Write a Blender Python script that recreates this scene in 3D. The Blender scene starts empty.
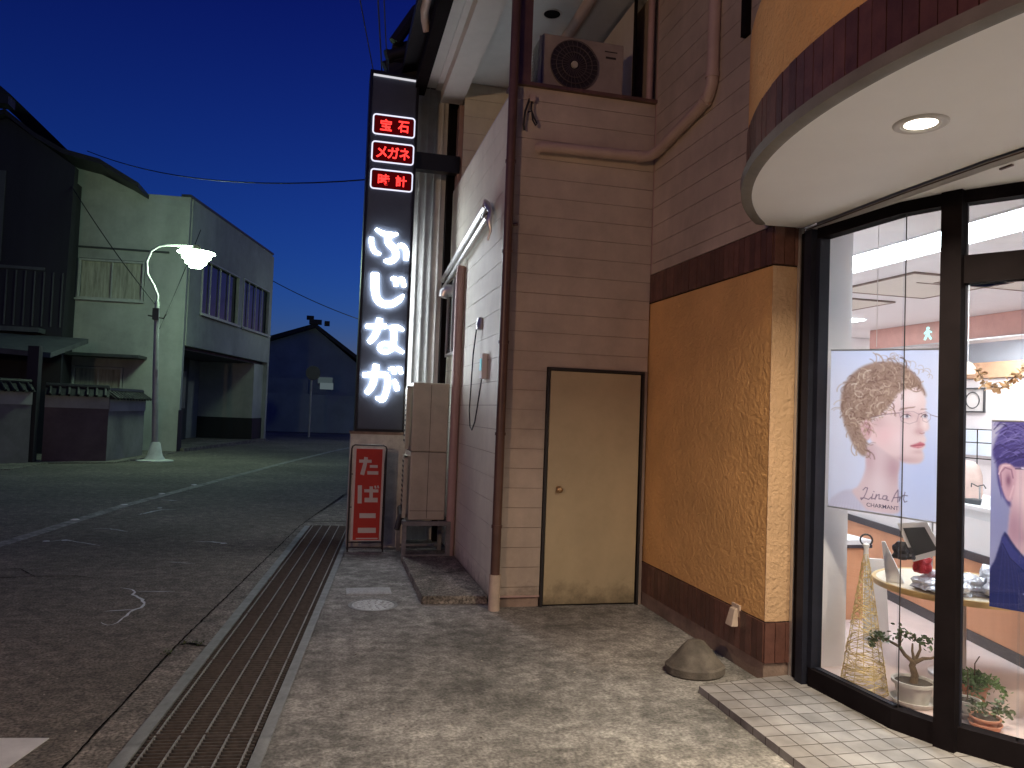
import bpy, bmesh, math, random
from mathutils import Vector, Matrix
R = math.radians
random.seed(7)
sc = bpy.context.scene
COL = sc.collection

# ------------------------------------------------------------------ render
sc.render.engine = 'CYCLES'
sc.cycles.use_denoising = True
sc.cycles.max_bounces = 10
sc.cycles.diffuse_bounces = 4
sc.cycles.transparent_max_bounces = 16
sc.cycles.sample_clamp_indirect = 6
sc.cycles.caustics_reflective = False
sc.cycles.caustics_refractive = False
sc.view_settings.view_transform = 'Standard'
sc.view_settings.look = 'None'
sc.view_settings.gamma = 1
sc.view_settings.exposure = 0
sc.view_settings.use_curve_mapping = False

# ------------------------------------------------------------------ materials
def nodes(name):
    m = bpy.data.materials.new(name); m.use_nodes = True
    nt = m.node_tree; nt.nodes.clear()
    out = nt.nodes.new('ShaderNodeOutputMaterial')
    return m, nt, out

def pbr(name, c, rough=.6, metal=0., var=.15, scale=6., bump=0., bscale=60., island=0., grime=0., gscale=1.2, spec=.5, streak=False, c2=None, speck=0., pscale=180., base_dirt=0.):
    m, nt, out = nodes(name)
    N = nt.nodes.new; L = nt.links.new
    b = N('ShaderNodeBsdfPrincipled'); L(b.outputs[0], out.inputs[0])
    b.inputs['Roughness'].default_value = rough
    b.inputs['Metallic'].default_value = metal
    b.inputs['Specular IOR Level'].default_value = spec
    tc = N('ShaderNodeTexCoord'); mp = N('ShaderNodeMapping'); L(tc.outputs['Object'], mp.inputs[0])
    if streak: mp.inputs['Scale'].default_value = (1, 1, .12)
    n = N('ShaderNodeTexNoise'); n.inputs['Scale'].default_value = scale; n.inputs['Detail'].default_value = 6; n.inputs['Roughness'].default_value = .65
    L(mp.outputs[0], n.inputs[0])
    cr = N('ShaderNodeValToRGB'); L(n.outputs[0], cr.inputs[0])
    lo = [max(0, x * (1 - var)) for x in c]; hi = [min(1, x * (1 + var)) for x in (c2 or c)]
    cr.color_ramp.elements[0].position = .3; cr.color_ramp.elements[1].position = .7
    cr.color_ramp.elements[0].color = (*lo, 1); cr.color_ramp.elements[1].color = (*hi, 1)
    col = cr.outputs[0]
    def mul(col, fac_socket, lo_v, hi_v, p0, p1):
        r = N('ShaderNodeMapRange'); L(fac_socket, r.inputs[0])
        r.inputs[1].default_value = p0; r.inputs[2].default_value = p1; r.inputs[3].default_value = lo_v; r.inputs[4].default_value = hi_v
        x = N('ShaderNodeVectorMath'); x.operation = 'SCALE'; L(col, x.inputs[0]); L(r.outputs[0], x.inputs['Scale'])
        return x.outputs[0]
    if island:
        g = N('ShaderNodeNewGeometry'); col = mul(col, g.outputs['Random Per Island'], 1 - island, 1 + island, 0, 1)
    if grime:
        n2 = N('ShaderNodeTexNoise'); n2.inputs['Scale'].default_value = gscale; n2.inputs['Detail'].default_value = 8; n2.inputs['Roughness'].default_value = .7
        L(tc.outputs['Object'], n2.inputs[0]); col = mul(col, n2.outputs[0], 1 - grime, 1 + grime * .6, .38, .62)
    if speck:
        n3 = N('ShaderNodeTexNoise'); n3.inputs['Scale'].default_value = pscale; n3.inputs['Detail'].default_value = 2
        L(tc.outputs['Object'], n3.inputs[0]); col = mul(col, n3.outputs[0], 1 - speck, 1 + speck, .35, .65)
    if base_dirt:      # splash dirt along the foot of the wall
        gp = N('ShaderNodeNewGeometry'); sz = N('ShaderNodeSeparateXYZ'); L(gp.outputs['Position'], sz.inputs[0])
        nd = N('ShaderNodeTexNoise'); nd.inputs['Scale'].default_value = 9; nd.inputs['Detail'].default_value = 8; nd.inputs['Roughness'].default_value = .75; L(gp.outputs['Position'], nd.inputs[0])
        ma = N('ShaderNodeMath'); ma.operation = 'MULTIPLY_ADD'; L(nd.outputs[0], ma.inputs[0]); ma.inputs[1].default_value = -.5; L(sz.outputs[2], ma.inputs[2])
        col = mul(col, ma.outputs[0], 1-base_dirt, 1, -.24, -.06)
    L(col, b.inputs['Base Color'])
    if bump:
        nb = N('ShaderNodeTexNoise'); nb.inputs['Scale'].default_value = bscale; nb.inputs['Detail'].default_value = 3
        L(tc.outputs['Object'], nb.inputs[0])
        bp = N('ShaderNodeBump'); bp.inputs['Strength'].default_value = min(1, bump); bp.inputs['Distance'].default_value = .008 * max(1, bump)
        L(nb.outputs[0], bp.inputs['Height']); L(bp.outputs[0], b.inputs['Normal'])
    return m

def emit(name, c, s):
    m, nt, out = nodes(name)
    e = nt.nodes.new('ShaderNodeEmission'); e.inputs[0].default_value = (*c, 1); e.inputs[1].default_value = s
    nt.links.new(e.outputs[0], out.inputs[0]); return m

def backlit(name, c, s, rough=.5):
    m, nt, out = nodes(name)
    b = nt.nodes.new('ShaderNodeBsdfPrincipled'); b.inputs['Base Color'].default_value = (*c, 1); b.inputs['Roughness'].default_value = rough
    b.inputs['Emission Color'].default_value = (*c, 1); b.inputs['Emission Strength'].default_value = s
    nt.links.new(b.outputs[0], out.inputs[0]); return m

def glass(name, tint=(.96, .98, 1), extra=0.):
    m, nt, out = nodes(name); N = nt.nodes.new; L = nt.links.new
    t = N('ShaderNodeBsdfTransparent'); t.inputs[0].default_value = (*tint, 1)
    g = N('ShaderNodeBsdfGlossy'); g.inputs['Roughness'].default_value = .01
    lw = N('ShaderNodeLayerWeight'); lw.inputs[0].default_value = .5
    p = N('ShaderNodeMath'); p.operation = 'POWER'; L(lw.outputs['Facing'], p.inputs[0]); p.inputs[1].default_value = 5
    a = N('ShaderNodeMath'); a.operation = 'MULTIPLY_ADD'; L(p.outputs[0], a.inputs[0]); a.inputs[1].default_value = .6; a.inputs[2].default_value = .04 + extra
    mx = N('ShaderNodeMixShader'); L(a.outputs[0], mx.inputs[0]); L(t.outputs[0], mx.inputs[1]); L(g.outputs[0], mx.inputs[2])
    L(mx.outputs[0], out.inputs[0]); return m

def ground_mat(name, c, c2, bump, spots, fine, fc=1.):
    m, nt, out = nodes(name); N = nt.nodes.new; L = nt.links.new
    b = N('ShaderNodeBsdfPrincipled'); L(b.outputs[0], out.inputs[0]); b.inputs['Roughness'].default_value = .85
    tc = N('ShaderNodeTexCoord')
    def noise(s, d=6, r=.6):
        n = N('ShaderNodeTexNoise'); n.inputs['Scale'].default_value = s; n.inputs['Detail'].default_value = d; n.inputs['Roughness'].default_value = r
        L(tc.outputs['Object'], n.inputs[0]); return n
    big = noise(spots, 8, .7)
    r1 = N('ShaderNodeValToRGB'); L(big.outputs[0], r1.inputs[0])
    r1.color_ramp.elements[0].position = .36; r1.color_ramp.elements[1].position = .66
    r1.color_ramp.elements[0].color = (*c, 1); r1.color_ramp.elements[1].color = (*c2, 1)
    col = r1.outputs[0]
    for s, lo, hi, p0, p1 in ((7.5, .84, 1.16, .42, .6), (fine, 1-.65*fc, 1+.8*fc, .34, .66), (fine * .22, .7, 1.3, .35, .65), (spots * .3, .75, 1.25, .35, .65)):
        n = noise(s, 4); mr = N('ShaderNodeMapRange'); L(n.outputs[0], mr.inputs[0])
        mr.inputs[1].default_value = p0; mr.inputs[2].default_value = p1; mr.inputs[3].default_value = lo; mr.inputs[4].default_value = hi
        x = N('ShaderNodeVectorMath'); x.operation = 'SCALE'; L(col, x.inputs[0]); L(mr.outputs[0], x.inputs['Scale']); col = x.outputs[0]
    L(col, b.inputs['Base Color'])
    nb = noise(fine, 4); nb2 = noise(fine * .15, 4)
    ad = N('ShaderNodeMath'); ad.operation = 'MULTIPLY_ADD'; L(nb2.outputs[0], ad.inputs[0]); ad.inputs[1].default_value = 2.; L(nb.outputs[0], ad.inputs[2])
    bp = N('ShaderNodeBump'); bp.inputs['Strength'].default_value = bump; bp.inputs['Distance'].default_value = .006
    L(ad.outputs[0], bp.inputs['Height']); L(bp.outputs[0], b.inputs['Normal'])
    return m

def stucco_mat(name, c):
    m, nt, out = nodes(name); N = nt.nodes.new; L = nt.links.new
    b = N('ShaderNodeBsdfPrincipled'); L(b.outputs[0], out.inputs[0]); b.inputs['Roughness'].default_value = .75
    tc = N('ShaderNodeTexCoord')
    n = N('ShaderNodeTexNoise'); n.inputs['Scale'].default_value = 2.5; n.inputs['Detail'].default_value = 7; L(tc.outputs['Object'], n.inputs[0])
    cr = N('ShaderNodeValToRGB'); L(n.outputs[0], cr.inputs[0]); cr.color_ramp.elements[0].position = .3; cr.color_ramp.elements[1].position = .7
    cr.color_ramp.elements[0].color = (*[x * .86 for x in c], 1); cr.color_ramp.elements[1].color = (*[x * 1.08 for x in c], 1)
    L(cr.outputs[0], b.inputs['Base Color'])
    v = N('ShaderNodeTexNoise'); v.inputs['Scale'].default_value = 42; v.inputs['Detail'].default_value = 3; v.inputs['Distortion'].default_value = .6
    L(tc.outputs['Object'], v.inputs[0])
    bp = N('ShaderNodeBump'); bp.inputs['Strength'].default_value = 1; bp.inputs['Distance'].default_value = .009
    v2 = N('ShaderNodeTexNoise'); v2.inputs['Scale'].default_value = 13; v2.inputs['Detail'].default_value = 4; v2.inputs['Distortion'].default_value = 1.2; L(tc.outputs['Object'], v2.inputs[0])
    ad = N('ShaderNodeMath'); ad.operation = 'MULTIPLY_ADD'; L(v2.outputs[0], ad.inputs[0]); ad.inputs[1].default_value = 1.3; L(v.outputs[0], ad.inputs[2])
    L(ad.outputs[0], bp.inputs['Height']); L(bp.outputs[0], b.inputs['Normal'])
    return m

def tile_mat(name, c, pitch_x, pitch_y, off):
    m, nt, out = nodes(name); N = nt.nodes.new; L = nt.links.new
    b = N('ShaderNodeBsdfPrincipled'); L(b.outputs[0], out.inputs[0]); b.inputs['Roughness'].default_value = .45
    tc = N('ShaderNodeTexCoord'); mp = N('ShaderNodeMapping'); L(tc.outputs['Object'], mp.inputs[0]); mp.inputs['Location'].default_value = off
    br = N('ShaderNodeTexBrick'); L(mp.outputs[0], br.inputs[0]); br.offset = 0; br.squash = 1
    br.inputs['Scale'].default_value = 1; br.inputs['Brick Width'].default_value = pitch_x; br.inputs['Row Height'].default_value = pitch_y
    br.inputs['Mortar Size'].default_value = .0035; br.inputs['Mortar Smooth'].default_value = .3
    br.inputs['Color1'].default_value = (*c, 1); br.inputs['Color2'].default_value = (*[x * .8 for x in c], 1); br.inputs['Mortar'].default_value = (.07, .06, .05, 1)
    n = N('ShaderNodeTexNoise'); n.inputs['Scale'].default_value = 7; n.inputs['Detail'].default_value = 8; L(tc.outputs['Object'], n.inputs[0])
    mr = N('ShaderNodeMapRange'); L(n.outputs[0], mr.inputs[0]); mr.inputs[1].default_value = .35; mr.inputs[2].default_value = .65; mr.inputs[3].default_value = .72; mr.inputs[4].default_value = 1.12
    x = N('ShaderNodeVectorMath'); x.operation = 'SCALE'; L(br.outputs[0], x.inputs[0]); L(mr.outputs[0], x.inputs['Scale']); L(x.outputs[0], b.inputs['Base Color'])
    bp = N('ShaderNodeBump'); bp.invert = True; bp.inputs['Strength'].default_value = .8; bp.inputs['Distance'].default_value = .003
    L(br.outputs['Fac'], bp.inputs['Height']); L(bp.outputs[0], b.inputs['Normal'])
    return m

M = {}
M['asphalt'] = ground_mat('asphalt', (.125, .112, .09), (.185, .164, .135), 1., .8, 62)
M['concrete'] = ground_mat('concrete_ground', (.135, .133, .123), (.33, .322, .30), .6, 1.6, 60, .5)
M['concrete_rim'] = ground_mat('concrete_rim', (.13, .12, .10), (.22, .20, .17), .8, 3, 60)
M['line'] = pbr('road_paint', (.27, .26, .245), .7, var=.5, scale=25, grime=.5, gscale=6)
M['patch'] = pbr('fresh_paint', (.75, .75, .72), .6, var=.1, grime=.15)
M['seal'] = pbr('white_sealant', (.62, .64, .66), .6, var=.25, scale=20)
M['darkcrack'] = pbr('tar', (.010, .009, .008), .95, spec=.05)
M['steel'] = pbr('galvanised', (.24, .245, .24), .6, .15, var=.2, scale=14, grime=.25, gscale=5)
M['rust'] = pbr('rusty_steel', (.085, .074, .066), .8, .1, var=.35, scale=30)
M['ratbar'] = pbr('worn_bar', (.27, .255, .24), .55, .3, var=.3, scale=30)
M['pit'] = pbr('trench', (.03, .024, .02), .95)
M['iron'] = pbr('cast_iron', (.42, .43, .43), .5, .1, var=.3, scale=40)
M['siding'] = pbr('cream_siding', (.49, .41, .335), .6, var=.09, scale=2.2, base_dirt=.6, grime=.20, gscale=1.0, streak=True)
M['siding_side'] = pbr('pale_siding', (.76, .74, .62), .55, base_dirt=.5, var=.06, scale=2, grime=.12, gscale=1.1, streak=True)
M['weight'] = pbr('old_concrete', (.115, .102, .085), .85, var=.35, scale=9, bump=.5, bscale=90, grime=.3, gscale=6)
M['groove'] = pbr('siding_groove', (.30, .24, .20), .9)
M['pinktrim'] = pbr('pinkish_trim', (.45, .31, .28), .5, var=.1)
M['brownpipe'] = pbr('brown_pipe', (.115, .062, .048), .4, var=.2, scale=5, grime=.2)
M['creampipe'] = pbr('cream_duct', (.46, .35, .30), .45, var=.08)
M['stub'] = pbr('pale_pipe', (.55, .45, .36), .6, var=.15, scale=12)
M['stucco'] = stucco_mat('yellow_stucco', (.80, .46, .17))
M['stuccoend'] = stucco_mat('pale_stucco', (.60, .40, .23))  # same stucco, toned for the lamplight on the wall end
M['btile'] = pbr('brown_tile', (.12, .055, .042), .42, var=.3, scale=9, island=.28, bump=.25, bscale=50)
M['btilejoint'] = pbr('tile_joint', (.035, .02, .016), .9)
M['foundation'] = pbr('foundation', (.27, .20, .16), .85, var=.25, scale=5, bump=.4, bscale=60, grime=.25)
M['doorleaf'] = pbr('cream_door', (.47, .39, .245), .45, var=.05, scale=1.5, grime=.07, gscale=2.5, base_dirt=.55)
M['doorframe'] = pbr('dark_doorframe', (.02, .018, .018), .5)
M['brass'] = pbr('worn_brass', (.45, .3, .16), .35, .8)
M['lip'] = pbr('grey_lip', (.20, .185, .165), .6, var=.12, scale=8, grime=.15)
M['soffit'] = pbr('soffit_paint', (.90, .89, .87), .65, var=.03, scale=1.5)
M['soffit2'] = pbr('balcony_soffit', (.60, .60, .58), .65, var=.05)
M['whiteboard'] = pbr('white_board', (.60, .57, .54), .55, var=.05)
M['black'] = pbr('black_aluminium', (.010, .008, .009), .75, 0, var=.3, scale=4, spec=.04)
M['navy'] = pbr('dark_anodised', (.016, .018, .028), .5, 0, var=.2, spec=.2)
M['silver'] = pbr('silver_trim', (.6, .6, .6), .3, .7, var=.05)
M['glass'] = glass('shop_glass', (.97, .985, 1))
M['darkglass'] = pbr('night_window', (.010, .016, .022), .12, var=.3, spec=.35)
M['inwhite'] = pbr('interior_white', (.80, .78, .79), .6, var=.03)
M['inceil'] = pbr('interior_ceiling', (.80, .78, .78), .7, var=.03)
M['inceil2'] = pbr('ceiling_recess', (.68, .64, .56), .7, var=.03)
M['inpink'] = pbr('pink_bulkhead', (.70, .40, .34), .6, var=.06, scale=10)
M['infloor'] = pbr('pink_floor', (.64, .52, .49), .45, var=.08, scale=3)
M['orange'] = pbr('orange_panel', (.68, .34, .19), .5, var=.1, scale=4, streak=True)
M['inkick'] = pbr('dark_kick', (.045, .04, .05), .5)
M['tabletop'] = pbr('pale_wood_top', (.72, .62, .48), .35, var=.08)
M['tableedge'] = pbr('wood_edge', (.55, .36, .14), .4, var=.15)
M['tan'] = pbr('tan_wood', (.60, .38, .24), .6, var=.1)
M['blueish'] = pbr('pale_blue_wall', (.72, .83, .95), .6, var=.03)
M['strip'] = emit('fluorescent', (.86, .95, 1), 24)
M['stripfar'] = emit('fluorescent_far', (1, .97, .96), 26)
M['lens'] = emit('downlight_lens', (1, .90, .74), 9)
M['letter'] = emit('white_letter', (.88, .94, 1), 30)
M['redletter'] = emit('red_letter', (1, .035, .03), 2.6)
M['redgrid'] = emit('dim_red_face', (.25, .004, .008), .22)
M['tube'] = emit('white_tube', (.78, .78, .95), 1.3)
M['toptube'] = emit('top_tube', (.75, .74, .80), .9)
M['signface'] = pbr('sign_face', (.075, .09, .125), .38, var=.1)
M['signtop'] = pbr('sign_frame', (.012, .012, .016), .35)
M['plinth'] = pbr('plinth_paint', (.62, .61, .54), .7, var=.1, scale=4, grime=.3, gscale=3, streak=True)
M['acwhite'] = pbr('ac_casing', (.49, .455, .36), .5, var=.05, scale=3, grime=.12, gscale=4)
M['acdim'] = pbr('weathered_casing', (.34, .29, .25), .55, var=.08, scale=3, grime=.2)  # balcony unit's casing, its shade put into the colour
M['acdark'] = pbr('ac_grille', (.03, .025, .024), .5)
M['acfan'] = pbr('ac_fan', (.10, .075, .07), .5)
M['tabred'] = pbr('red_panel', (.52, .035, .022), .45, var=.1, scale=5)
M['tabwhite'] = pbr('white_vinyl', (.66, .60, .56), .5, var=.05)
M['corr'] = pbr('metal_sheet', (.74, .74, .71), .5, .2, var=.15, scale=3, streak=True, grime=.2)
M['roof'] = pbr('dark_rooftile', (.014, .014, .017), .6, island=.3, var=.2)
M['timber'] = pbr('dark_timber', (.016, .016, .022), .7, var=.25, scale=3, streak=True)
M['timber2'] = pbr('grey_timber', (.07, .075, .08), .7, var=.25, scale=3, streak=True)
M['mortar_wall'] = pbr('pale_mortar', (.38, .40, .38), .8, var=.12, scale=1.2, grime=.22, gscale=.5, streak=True, bump=.2, bscale=20)
M['mortar2'] = pbr('garden_plaster', (.20, .20, .20), .85, var=.15, scale=1.5, grime=.2)
M['mauve'] = pbr('mauve_plaster', (.13, .105, .11), .85, var=.12, scale=1.5, grime=.2)  # unlit stretch of garden wall, its darkness put into the colour
M['winframe'] = pbr('window_frame', (.42, .44, .42), .5)
M['curtain'] = pbr('curtain', (.36, .36, .30), .8, var=.4, scale=14, streak=True)
M['darkmetal'] = pbr('dark_shutter', (.045, .05, .055), .5, var=.2)
M['polegrey'] = pbr('pole_grey', (.42, .44, .42), .5, .2, var=.15, grime=.2)
M['polewhite'] = pbr('pole_white', (.62, .64, .62), .5)
M['lampglow'] = emit('lamp_glow', (.66, 1, .66), 55)
M['lampshade'] = pbr('lamp_shade', (.6, .6, .55), .4)
M['wire'] = pbr('cable', (.012, .012, .014), .6)
M['farwall'] = pbr('far_wall', (.30, .36, .36), .9, var=.2, scale=.6)
M['pot'] = pbr('grey_pot', (.56, .53, .48), .6, var=.1, scale=12)
M['terracotta'] = pbr('terracotta', (.50, .22, .13), .7, var=.15, scale=14)
M['soil'] = pbr('soil', (.05, .035, .025), .95, var=.4, scale=50)
M['bark'] = pbr('bark', (.13, .085, .05), .9, var=.3, scale=40, bump=.5)
M['leaf'] = pbr('jade_leaf', (.065, .10, .035), .4, island=.5, var=.2)
M['leaf2'] = pbr('fern_leaf', (.12, .22, .07), .5, island=.5, var=.2)
M['gold'] = pbr('gold_wire', (.72, .55, .25), .4, .25, var=.25, scale=30)
M['garland'] = pbr('dry_leaf', (.55, .33, .16), .7, island=.4, var=.3)
M['clear'] = pbr('pale_acrylic', (.75, .77, .80), .25, var=.05)
M['silverbag'] = pbr('crumpled_film', (.62, .64, .70), .2, .5, var=.4, scale=20, bump=1, bscale=30)
M['darkitem'] = pbr('dark_item', (.03, .03, .035), .4, var=.4, scale=30)
M['reditem'] = pbr('red_item', (.45, .02, .03), .5)
M['paper'] = pbr('paper', (.80, .79, .77), .6, var=.03)
M['cyan'] = backlit('cyan_lcd', (.12, .62, .70), .35)
M['exit'] = emit('exit_figure', (.55, 1, .95), 1.6)

# ------------------------------------------------------------------ mesh builder
ORG = {}
class MB:
    def __init__(s): s.v = []; s.f = []; s.mi = []; s.mats = []; s.cur = 0; s.sm = []
    def mat(s, m):
        m = M[m] if isinstance(m, str) else m
        if m not in s.mats: s.mats.append(m)
        s.cur = s.mats.index(m); return s
    def add(s, vs, fs, smooth=False):
        o = len(s.v); s.v += [Vector(p) for p in vs]
        for f in fs: s.f.append([i + o for i in f]); s.mi.append(s.cur); s.sm.append(smooth)
        return s
    def hexa(s, p):
        return s.add(p, [(3,2,1,0), (4,5,6,7), (0,1,5,4), (1,2,6,5), (2,3,7,6), (3,0,4,7)])
    def box(s, x0, x1, y0, y1, z0, z1):
        return s.hexa([(x0,y0,z0),(x1,y0,z0),(x1,y1,z0),(x0,y1,z0),(x0,y0,z1),(x1,y0,z1),(x1,y1,z1),(x0,y1,z1)])
    def obox(s, c, d, z0, z1, half_l, half_w):   # oriented box: axis direction d (xy)
        d = Vector((d[0], d[1])).normalized(); n = Vector((-d.y, d.x)); c = Vector((c[0], c[1]))
        q = [c - d*half_l - n*half_w, c + d*half_l - n*half_w, c + d*half_l + n*half_w, c - d*half_l + n*half_w]
        return s.hexa([(a.x, a.y, z0) for a in q] + [(a.x, a.y, z1) for a in q])
    def wall(s, p, q, z0, z1, t, side=1):        # vertical slab from p to q, thickness t to the left (side=1) or right
        p = Vector((p[0], p[1])); q = Vector((q[0], q[1])); d = (q - p).normalized(); n = Vector((-d.y, d.x)) * t * side
        a = [p, q, q + n, p + n]
        if side < 0: a = [p, p + n, q + n, q]
        return s.hexa([(k.x, k.y, z0) for k in a] + [(k.x, k.y, z1) for k in a])
    def prism(s, poly, ext):                     # planar polygon extruded by vector ext
        n = len(poly); e = Vector(ext); a = [Vector(p) for p in poly]; b = [p + e for p in a]
        fs = [list(range(n))[::-1], list(range(n, 2*n))] + [(i, (i+1) % n, n + (i+1) % n, n + i) for i in range(n)]
        return s.add(a + b, fs)
    def flat(s, poly): return s.add(poly, [list(range(len(poly)))])
    def tube(s, pts, r, n=8, smooth=True, caps=True):
        pts = [Vector(p) for p in pts]; rs = r if isinstance(r, (list, tuple)) else [r] * len(pts)
        vs = []; prev = None
        for i, p in enumerate(pts):
            t = (pts[min(i+1, len(pts)-1)] - pts[max(i-1, 0)])
            if t.length < 1e-9: t = Vector((0, 0, 1))
            t.normalize()
            if prev is None:
                a = t.orthogonal().normalized()
            else:
                a = prev - t * prev.dot(t)
                a = a.normalized() if a.length > 1e-6 else t.orthogonal().normalized()
            prev = a; b = t.cross(a)
            vs += [p + (a*math.cos(2*math.pi*k/n) + b*math.sin(2*math.pi*k/n)) * rs[i] for k in range(n)]
        fs = []
        for i in range(len(pts)-1):
            for k in range(n): fs.append((i*n+k, i*n+(k+1) % n, (i+1)*n+(k+1) % n, (i+1)*n+k))
        s.add(vs, fs, smooth)
        if caps:
            s.add(vs[:n], [list(range(n))[::-1]]); s.add(vs[-n:], [list(range(n))])
        return s
    def lathe(s, prof, c, n=32, smooth=True, a0=0, a1=2*math.pi, sx=1, sy=1):
        c = Vector(c); full = abs(a1 - a0 - 2*math.pi) < 1e-6; m = n if full else n + 1
        vs = []
        for r, z in prof:
            for k in range(m):
                a = a0 + (a1 - a0) * k / n; vs.append(c + Vector((r*math.cos(a)*sx, r*math.sin(a)*sy, z)))
        fs = []
        for i in range(len(prof)-1):
            for k in range(n):
                k2 = (k+1) % m if full else k+1
                fs.append((i*m+k, i*m+k2, (i+1)*m+k2, (i+1)*m+k))
        return s.add(vs, fs, smooth)
    def build(s, name, mat=None, parent=None, origin=None, bevel=0, local=False):
        if mat is not None: 
            s.mats = [M[mat] if isinstance(mat, str) else mat]; s.mi = [0]*len(s.f)
        if local: O = Vector((0,0,0))
        elif origin is not None: O = Vector(origin)
        else:
            xs = [p.x for p in s.v]; ys = [p.y for p in s.v]; zs = [p.z for p in s.v]
            O = Vector(((min(xs)+max(xs))/2, (min(ys)+max(ys))/2, min(zs)))
        me = bpy.data.meshes.new(name); me.from_pydata([p - O for p in s.v], [], s.f)
        for m in s.mats: me.materials.append(m)
        for p, i, sm in zip(me.polygons, s.mi, s.sm): p.material_index = i; p.use_smooth = sm
        bm = bmesh.new(); bm.from_mesh(me)
        if any(s.sm): bmesh.ops.remove_doubles(bm, verts=bm.verts, dist=1e-5)
        bmesh.ops.recalc_face_normals(bm, faces=bm.faces); bm.to_mesh(me); bm.free()
        o = bpy.data.objects.new(name, me); COL.objects.link(o)
        if bevel:
            b = o.modifiers.new('bevel', 'BEVEL'); b.width = bevel; b.segments = 2; b.limit_method = 'ANGLE'
        if any(s.sm):
            try: me.set_sharp_from_angle(angle=R(40))
            except Exception: pass
        ORG[o.name] = O
        if parent: o.parent = parent; o.location = O - ORG[parent.name]
        else: o.location = O
        return o

def tag(o, label=None, cat=None, group=None, kind=None):
    if label: o['label'] = label
    if cat: o['category'] = cat
    if group: o['group'] = group
    if kind: o['kind'] = kind
    return o
def thing(name, loc, label, cat, group=None):
    o = bpy.data.objects.new(name, None); COL.objects.link(o); o.location = loc; ORG[o.name] = Vector(loc)
    o.empty_display_size = .2
    return tag(o, label, cat, group)
def struct(o): return tag(o, kind='structure')
def move(root, loc, rz=0):
    root.location = loc; root.rotation_euler = (0, 0, rz); return root

def text_into(mb, s, bbox, place, depth=.01, bold=0., shear=0.):
    """adds text as solid letters; bbox=(u0,u1,v0,v1) in the plane, place(u,v,w)->world point (w = out of the plane)"""
    cu = bpy.data.curves.new('t', 'FONT'); cu.body = s; cu.size = 1; cu.extrude = .5; cu.offset = bold; cu.shear = shear; cu.resolution_u = 6
    ob = bpy.data.objects.new('t', cu); COL.objects.link(ob)
    bpy.context.view_layer.update()
    me = bpy.data.meshes.new_from_object(ob.evaluated_get(bpy.context.evaluated_depsgraph_get()))
    bpy.data.objects.remove(ob)
    vs = [v.co.copy() for v in me.vertices]; fs = [list(p.vertices) for p in me.polygons]; bpy.data.meshes.remove(me); bpy.data.curves.remove(cu)
    if not vs: return
    x0 = min(v.x for v in vs); x1 = max(v.x for v in vs); y0 = min(v.y for v in vs); y1 = max(v.y for v in vs)
    u0, u1, w0, w1 = bbox
    mb.add([place(u0 + (v.x-x0)/(x1-x0)*(u1-u0), w0 + (v.y-y0)/(y1-y0)*(w1-w0), (v.z + .5)*depth) for v in vs], fs)

# ------------------------------------------------------------------ camera
yaw, pitch, roll = R(13.6), R(2.14), R(2.15)
fw = Vector((math.sin(yaw)*math.cos(pitch), math.cos(yaw)*math.cos(pitch), math.sin(pitch)))
r0 = Vector((math.cos(yaw), -math.sin(yaw), 0)); u0 = r0.cross(fw)
up = u0*math.cos(roll) - r0*math.sin(roll); rt = r0*math.cos(roll) + u0*math.sin(roll)
cam = bpy.data.cameras.new('camera'); cam.sensor_width = 36; cam.lens = 750/1024*36; cam.clip_start = .05; cam.clip_end = 3000
co = bpy.data.objects.new('camera', cam); COL.objects.link(co)
co.matrix_world = Matrix(((rt.x, up.x, -fw.x, 0), (rt.y, up.y, -fw.y, 0), (rt.z, up.z, -fw.z, 1.5), (0, 0, 0, 1)))
sc.camera = co

# ------------------------------------------------------------------ dusk sky
w = bpy.data.worlds.new('World'); sc.world = w; w.use_nodes = True
nt = w.node_tree; nt.nodes.clear()
wo = nt.nodes.new('ShaderNodeOutputWorld'); bg = nt.nodes.new('ShaderNodeBackground')
sky = nt.nodes.new('ShaderNodeTexSky'); sky.sky_type = 'NISHITA'; sky.sun_disc = False
sky.sun_elevation = R(0); sky.sun_rotation = R(40); sky.altitude = 0; sky.air_density = 1.0; sky.dust_density = .3; sky.ozone_density = 6
tcw = nt.nodes.new('ShaderNodeTexCoord'); sx = nt.nodes.new('ShaderNodeSeparateXYZ'); nt.links.new(tcw.outputs['Generated'], sx.inputs[0])
rp = nt.nodes.new('ShaderNodeValToRGB'); nt.links.new(sx.outputs[2], rp.inputs[0])
rp.color_ramp.elements[0].position = .0; rp.color_ramp.elements[0].color = (.95, .62, .78, 1)
rp.color_ramp.elements[1].position = .5; rp.color_ramp.elements[1].color = (.30, .13, .40, 1)
e_ = rp.color_ramp.elements.new(.2); e_.color = (.70, .42, .62, 1)
tint = nt.nodes.new('ShaderNodeVectorMath'); tint.operation = 'MULTIPLY'
nt.links.new(sky.outputs[0], tint.inputs[0]); nt.links.new(rp.outputs[0], tint.inputs[1])
t2 = nt.nodes.new('ShaderNodeVectorMath'); t2.operation = 'SCALE'; t2.inputs['Scale'].default_value = 3.7; nt.links.new(tint.outputs[0], t2.inputs[0])
nt.links.new(t2.outputs[0], bg.inputs[0]); bg.inputs[1].default_value = .15
nt.links.new(bg.outputs[0], wo.inputs[0])

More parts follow.
